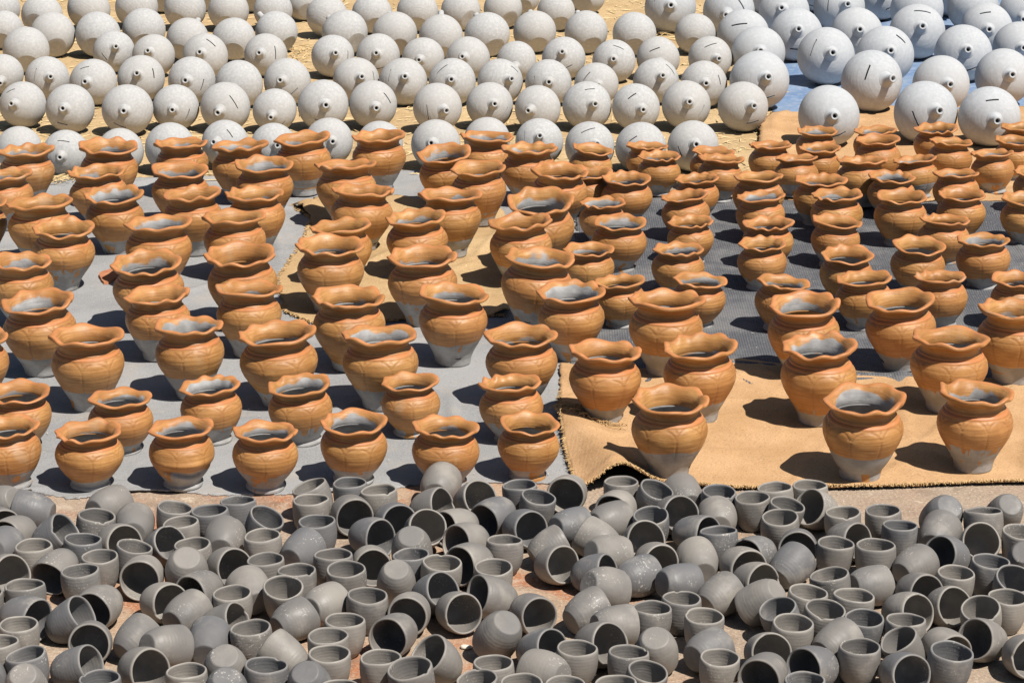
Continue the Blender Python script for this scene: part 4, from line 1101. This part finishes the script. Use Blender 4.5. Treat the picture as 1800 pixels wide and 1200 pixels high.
def pot_meshes(shape, seed, dent=False):
    r = np.random.default_rng(seed)
    W, Hh = (0.2, 0.207) if shape == 'L' else (0.16, 0.150)
    out = L_OUT if shape == 'L' else S_OUT
    neck = out[-1][1]
    ns = 192
    phi = np.linspace(0, 2 * math.pi, ns, endpoint=False)
    sh = r.uniform(-0.035, 0.035); lo = r.uniform(-0.05, 0.05)
    out = [(q * (1 + sh * math.sin(min(1, zz / neck) * math.pi) + lo * max(0, 1 - zz / 0.45) * (zz > 0)), zz) for q, zz in out]
    po = spline(out, 96)
    pi_ = spline([(0.355, neck), (0.385, neck - 0.06), (0.445, neck - 0.16), (0.445, neck - 0.26), (0.37, 0.30), (0.24, 0.10), (0.12, 0.055), (0.0, 0.05)], 34)
    prof = np.vstack([po, pi_]); nr = len(prof); no = len(po)
    R = np.repeat(prof[:, :1], ns, 1); Zn = np.repeat(prof[:, 1:], ns, 1); Ph = np.repeat(phi[None], nr, 0)
    outer = np.arange(nr)[:, None] < no
    hn = Zn.copy()
    # incised petals, drop lines and dots on the shoulder
    n = int(r.choice([7, 8, 8, 9])); off = r.uniform(0, 6.28)
    t = ((Ph + off) * n / (2 * math.pi)) % 1.0 - 0.5
    arch = 0.575 + 0.150 * np.sqrt(np.clip(1 - (2 * np.abs(t)) ** 2.4, 0, 1)) + 0.012 * np.sin(3 * Ph + off)
    side = (0.5 - np.abs(t)) * (2 * math.pi / n) * R
    g_arc = np.exp(-((Zn - arch) / 0.011) ** 2) * np.clip(np.abs(t) * 6, 0.45, 1)
    g_ver = np.exp(-(side / 0.0095) ** 2) * (Zn < 0.59) * np.clip((Zn - 0.14) / 0.1, 0, 1)
    g_dot = np.exp(-((side / 0.017) ** 2 + ((Zn - 0.715) / 0.017) ** 2))
    depth = r.uniform(0.6, 1.0)
    gro = np.clip(np.maximum(np.maximum(g_arc * 0.8, g_ver * 0.7), g_dot), 0, 1) * outer * depth
    # collar groove and ridge
    ridge = np.exp(-((Zn - (neck - 0.018)) / 0.012) ** 2) * outer
    dR = -0.0115 * gro + 0.006 * ridge - 0.006 * np.exp(-((Zn - (neck - 0.045)) / 0.010) ** 2) * outer
    # hand-made unevenness
    a1, a2, a3 = r.uniform(0, 6.28, 3)
    un = 0.010 * np.sin(2 * Ph + a1) + 0.006 * np.sin(3 * Ph + a2 + 3 * Zn) + 0.0025 * np.sin(5 * Ph + a3 + 9 * Zn)
    un = un + 0.0018 * np.sin(Zn * 90 + a1) * outer
    R = R * (1 + un) + dR
    if dent:
        dp = np.abs(((Ph - 4.9 + math.pi) % (2 * math.pi)) - math.pi)
        R = R - 0.085 * np.exp(-((Zn - 0.34 - 0.05 * np.cos(Ph * 3)) / 0.055) ** 2) * np.exp(-(dp / 1.0) ** 2)
        R = R + 0.035 * np.exp(-((Zn - 0.50) / 0.06) ** 2) * np.exp(-(dp / 1.0) ** 2)
    V = np.stack([R * np.cos(Ph) * W, R * np.sin(Ph) * W, Zn * Hh], -1).reshape(-1, 3)
    red = np.clip(ridge + np.exp(-((Zn - neck) / 0.03) ** 2), 0, 1) * outer
    hj = int(r.integers(0, ns)); hi = int(np.argmin(np.abs(po[:, 1] - 0.145) + (po[:, 0] < 0.2) * 9))
    hole = (lambda i, j: i < no and ((i + 0.5 - hi) / 2.2) ** 2 + ((j + 0.5 - hj) / 5.0) ** 2 < 1) if shape == 'L' else None
    body = mesh_from("pot_body", V, grid_faces(nr, ns, True, hole), SLIP,
                     dict(hn=hn.reshape(-1), inn=(~np.repeat(outer, ns, 1)).astype(float).reshape(-1), red=red.reshape(-1), gro=gro.reshape(-1)))
    # rim
    pr = spline(R_OUT, 56)
    q = pr[:, 1:]; nq = len(pr)
    Ph = np.repeat(phi[None], nq, 0)
    k = np.clip((q - 0.30) / 0.60, 0, 1.05) ** 1.5
    nw = int(r.choice([6, 6, 7, 7, 8])); ph = r.uniform(0, 6.28)
    warp = Ph + 0.22 * np.sin(Ph + r.uniform(0, 6.28)) + 0.12 * np.sin(2 * Ph + r.uniform(0, 6.28))
    wv = np.sin(nw * warp + ph); wv = wv * (0.75 + 0.4 * np.sin(2 * Ph + r.uniform(0, 6.28))) + 0.25 * np.sin((nw + 2) * warp + r.uniform(0, 6.28))
    w2 = np.sin(nw * warp + ph + 0.9)
    tilt = 0.022 * np.sin(Ph + r.uniform(0, 6.28))
    blend = np.clip(q / 0.35, 0, 1)
    un = (0.010 * np.sin(2 * Ph + a1) + 0.006 * np.sin(3 * Ph + a2 + 3 * neck) + 0.0025 * np.sin(5 * Ph + a3 + 9 * neck)) * (1 - blend) + 0.022 * np.sin(2 * Ph + a2) * blend
    R = pr[:, :1] * (1 + un) + k * 0.017 * w2 + 0.010 * np.exp(-((q - 0.10) / 0.05) ** 2) * (np.arange(nq)[:, None] < nq // 2)
    Zr = neck + q * (1 - neck) + k * 0.022 * wv + tilt * k
    V = np.stack([R * np.cos(Ph) * W, R * np.sin(Ph) * W, Zr * Hh], -1).reshape(-1, 3)
    hn = np.repeat(neck + q * (1 - neck), ns, 1)
    idx = np.arange(nq)[:, None]
    inn = np.repeat((idx > nq * 0.62).astype(float), ns, 1)
    red = np.repeat(np.clip(np.exp(-((q - 1.0) / 0.10) ** 2) * 0.8 + np.exp(-(q / 0.10) ** 2) * (idx < nq // 2), 0, 1), ns, 1)
    rim = mesh_from("pot_rim", V, grid_faces(nq, ns), SLIP, dict(hn=hn.reshape(-1), inn=inn.reshape(-1), red=red.reshape(-1), gro=np.zeros(nq * ns)))
    return body, rim


BIG_POTS = [pot_meshes('L', 61 + i) for i in range(10)]
SMALL_POTS = [pot_meshes('S', 81 + i) for i in range(10)]
DENTED = pot_meshes('S', 99, True)
for i, (x, y, z, k, q, shape, row, place, tilt) in enumerate(POTS):
    e = link("frilled_pot", None)
    e.location = (x, y, z + lift(x, y) - 0.0015)
    e.rotation_mode = 'QUATERNION'
    e.rotation_quaternion = Quaternion(q)
    e.scale = (k * random.uniform(0.97, 1.03), k * random.uniform(0.97, 1.03), k * random.uniform(0.96, 1.04))
    big = shape == 'L'
    lean = ('', ' tilting left', ' tilting right', ' leaning')[tilt]
    lab = f"{'large' if big else 'small'} orange frilled clay pot{lean}, {ORD[place]} from left in {ROWS[row]} row of {'large' if big else 'small'} pots"
    if shape == 'SD':
        e.rotation_quaternion = Quaternion((1, 0, 0, 0))
        lab = "small orange frilled pot with crumpled dented belly near front edge of grey felt"
    tag(e, lab, "clay pot", "large frilled pots" if big else "small frilled pots")
    b, m = DENTED if shape == 'SD' else (BIG_POTS if big else SMALL_POTS)[(i * 7 + i // 10) % 10]
    link("body", b, e); link("frilled_rim", m, e)

# ---------------------------------------------------------------- grey cups
C_PROF = [(0.0, 0.0), (0.280, 0.0), (0.308, 0.012), (0.348, 0.062), (0.408, 0.170), (0.456, 0.32), (0.485, 0.48), (0.499, 0.64), (0.502, 0.80), (0.496, 0.925), (0.485, 0.98), (0.466, 1.0), (0.446, 0.996), (0.434, 0.965),
          (0.440, 0.88), (0.446, 0.74), (0.436, 0.56), (0.402, 0.36), (0.330, 0.19), (0.22, 0.095), (0.10, 0.07), (0.0, 0.065)]


def cup_mesh(seed):
    r = np.random.default_rng(seed)
    D, Hh = 0.0900, 0.0855
    ns = 72
    phi = np.linspace(0, 2 * math.pi, ns, endpoint=False)
    pr = spline(C_PROF, 84); nr = len(pr)
    R = np.repeat(pr[:, :1], ns, 1); Zn = np.repeat(pr[:, 1:], ns, 1); Ph = np.repeat(phi[None], nr, 0)
    belly = r.uniform(-0.03, 0.03)
    R = R * (1 + belly * np.sin(Zn * math.pi)) * (1 + r.uniform(-0.03, 0.03) * (1 - Zn))
    a = r.uniform(0, 6.28, 6)
    R = R * (1 + 0.018 * np.sin(2 * Ph + a[0]) * Zn + 0.008 * np.sin(3 * Ph + a[1] + 2 * Zn) + 0.004 * np.sin(5 * Ph + a[2] + 8 * Zn))
    R = R + 0.0022 * np.sin(Zn * 70 + a[3]) * (Zn > 0.08) * (Zn < 0.95)
    top = np.clip((Zn - 0.6) / 0.4, 0, 1)
    dz = top * (0.016 * np.sin(Ph + a[4]) + 0.012 * np.sin(2 * Ph + a[5]) + 0.005 * np.sin(5 * Ph + a[0]))
    if seed % 4 == 0:   # a nick in the lip
        dp = np.abs(((Ph - a[1] + math.pi) % (2 * math.pi)) - math.pi)
        dz = dz - top ** 6 * 0.045 * np.exp(-(dp / 0.12) ** 4)
    V = np.stack([R * np.cos(Ph) * D, R * np.sin(Ph) * D, (Zn + dz - 0.5) * Hh], -1).reshape(-1, 3)
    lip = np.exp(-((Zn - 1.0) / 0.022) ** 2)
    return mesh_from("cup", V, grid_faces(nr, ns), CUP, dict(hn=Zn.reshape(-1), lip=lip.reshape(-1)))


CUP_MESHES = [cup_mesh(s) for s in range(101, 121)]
LIE = {'upright': 'grey clay cup standing upright', 'tilted': 'grey clay cup standing tilted', 'upside down': 'grey clay cup turned upside down',
       'mouth toward camera': 'grey clay cup lying mouth toward camera', 'base toward camera': 'grey clay cup lying base toward camera',
       'mouth to the right': 'grey clay cup lying mouth to right', 'mouth to the left': 'grey clay cup lying mouth to left',
       'mouth to the right, base showing': 'grey clay cup lying base to left', 'mouth to the left, base showing': 'grey clay cup lying base to right'}
for i, (x, y, z, k, q, lie, row, place) in enumerate(CUPS):
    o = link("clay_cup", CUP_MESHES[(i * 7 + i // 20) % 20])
    o.location = (x, y, z)
    o.rotation_mode = 'QUATERNION'
    o.rotation_quaternion = Quaternion(q)
    o.scale = (k, k, k)
    tag(o, f"{LIE[lie]}, {ORD[place]} from left in {ORD[row]} row from the front", "cup", "grey clay cups heaped in front")

# ---------------------------------------------------------------- small things
r = np.random.default_rng(3)
th = np.linspace(0, math.pi, 12); ph = np.linspace(0, 2 * math.pi, 18, endpoint=False)
SV = [(0.013 * math.sin(t) * math.cos(p) * (1 + 0.1 * math.sin(3 * p)), 0.009 * math.sin(t) * math.sin(p), 0.005 * math.cos(t) * (1 + 0.12 * math.cos(2 * p))) for t in th for p in ph]
stone = link("pebble", mesh_from("pebble", SV, grid_faces(12, 18), STONE))
stone.location = (-0.098, 5.235, GZ + 0.004); stone.rotation_euler = (0, 0, -0.2)
tag(stone, "flat pale pebble on bare ground among the grey cups", "pebble")
SV = [(0.034 * math.cos(p) * s * (1 + 0.2 * math.sin(3 * p)), 0.075 * math.sin(p) * s * (1 + 0.15 * math.cos(4 * p)), z) for s, z in ((1.0, 0.0), (0.96, 0.008), (0.001, 0.009)) for p in ph]
chip = link("brick_fragment", mesh_from("brick_fragment", SV, grid_faces(3, 18), CHIP, smooth=False))
chip.location = (-1.262, 8.06, 0.0)
tag(chip, "red brick fragment on the grey felt between the left pots", "brick")


def flakes(name, n, region, size, z, mat, label, seed, long=2.5):
    r = np.random.default_rng(seed)
    V, Fc = [], []
    for _ in range(n):
        x, y = region(r)
        a = r.uniform(0, 6.28); s = size * r.uniform(0.5, 1.6); l = s * r.uniform(1, long); w = s * r.uniform(0.25, 0.5); h = s * 0.3
        ca, sa = math.cos(a), math.sin(a); b = len(V); tz = r.uniform(-0.3, 0.3)
        for (p, q, zz) in ((-l, 0, -l * tz), (0, -w, 0), (l, 0, l * tz), (0, w, 0), (0, 0, h)):
            V.append((x + p * ca - q * sa, y + p * sa + q * ca, z + max(0, zz) + 0.0008 if zz <= 0 else z + zz))
        Fc += [(b, b + 1, b + 4), (b + 1, b + 2, b + 4), (b + 2, b + 3, b + 4), (b + 3, b, b + 4), (b + 3, b + 2, b + 1, b)]
    o = link(name, mesh_from(name, V, Fc, mat, smooth=False))
    tag(o, label, "litter", kind="stuff")
    return o


flakes("straw_litter", 9000, lambda r: (r.uniform(-3.2, 1.05), 9.4 + 5.5 * r.random() ** 1.3), 0.0075, GZ + 0.006, STRAW, "loose straw and husk scattered under the coin banks", 71, 4)
flakes("ground_crumbs", 5200, lambda r: (r.uniform(-1.5, 1.6), r.uniform(4.85, 6.2)), 0.0017, GZ, CRUMB, "pale crumbs and dust on the ground among the grey cups", 72)
flakes("clay_crumbs", 700, lambda r: (r.uniform(-1.4, 1.5), r.uniform(4.85, 6.15)), 0.0032, GZ, CUP_DUST, "grey clay crumbs lying between the cups", 74, 1.4)
flakes("sheet_crumbs", 1500, lambda r: (r.uniform(-1.7, 1.7), r.uniform(6.25, 9.0)), 0.0018, 0.003, CRUMB, "pale crumbs scattered on the sheets between the pots", 73)
items = []
for (cx, cy, n_, sp) in ((-1.602, 9.36, 60, 0.07), (-0.95, 11.6, 60, 0.10), (0.69, 12.1, 40, 0.08), (-1.05, 9.42, 25, 0.06)):
    for _ in range(n_):
        p = np.array([cx + r.normal(0, sp), cy + r.normal(0, sp), GZ + 0.008 + abs(r.normal(0, 0.010))])
        a = r.uniform(0, 6.28); l = r.uniform(0.02, 0.06)
        d = np.array([math.cos(a) * l, math.sin(a) * l, r.uniform(-0.006, 0.012)])
        items.append(([p - d, p + np.array([0, 0, 0.004]), p + d], 0.0016))
tag(strands("straw_tufts", items, STRAW), "tufts of dry straw between the pale coin banks", "straw", kind="stuff")
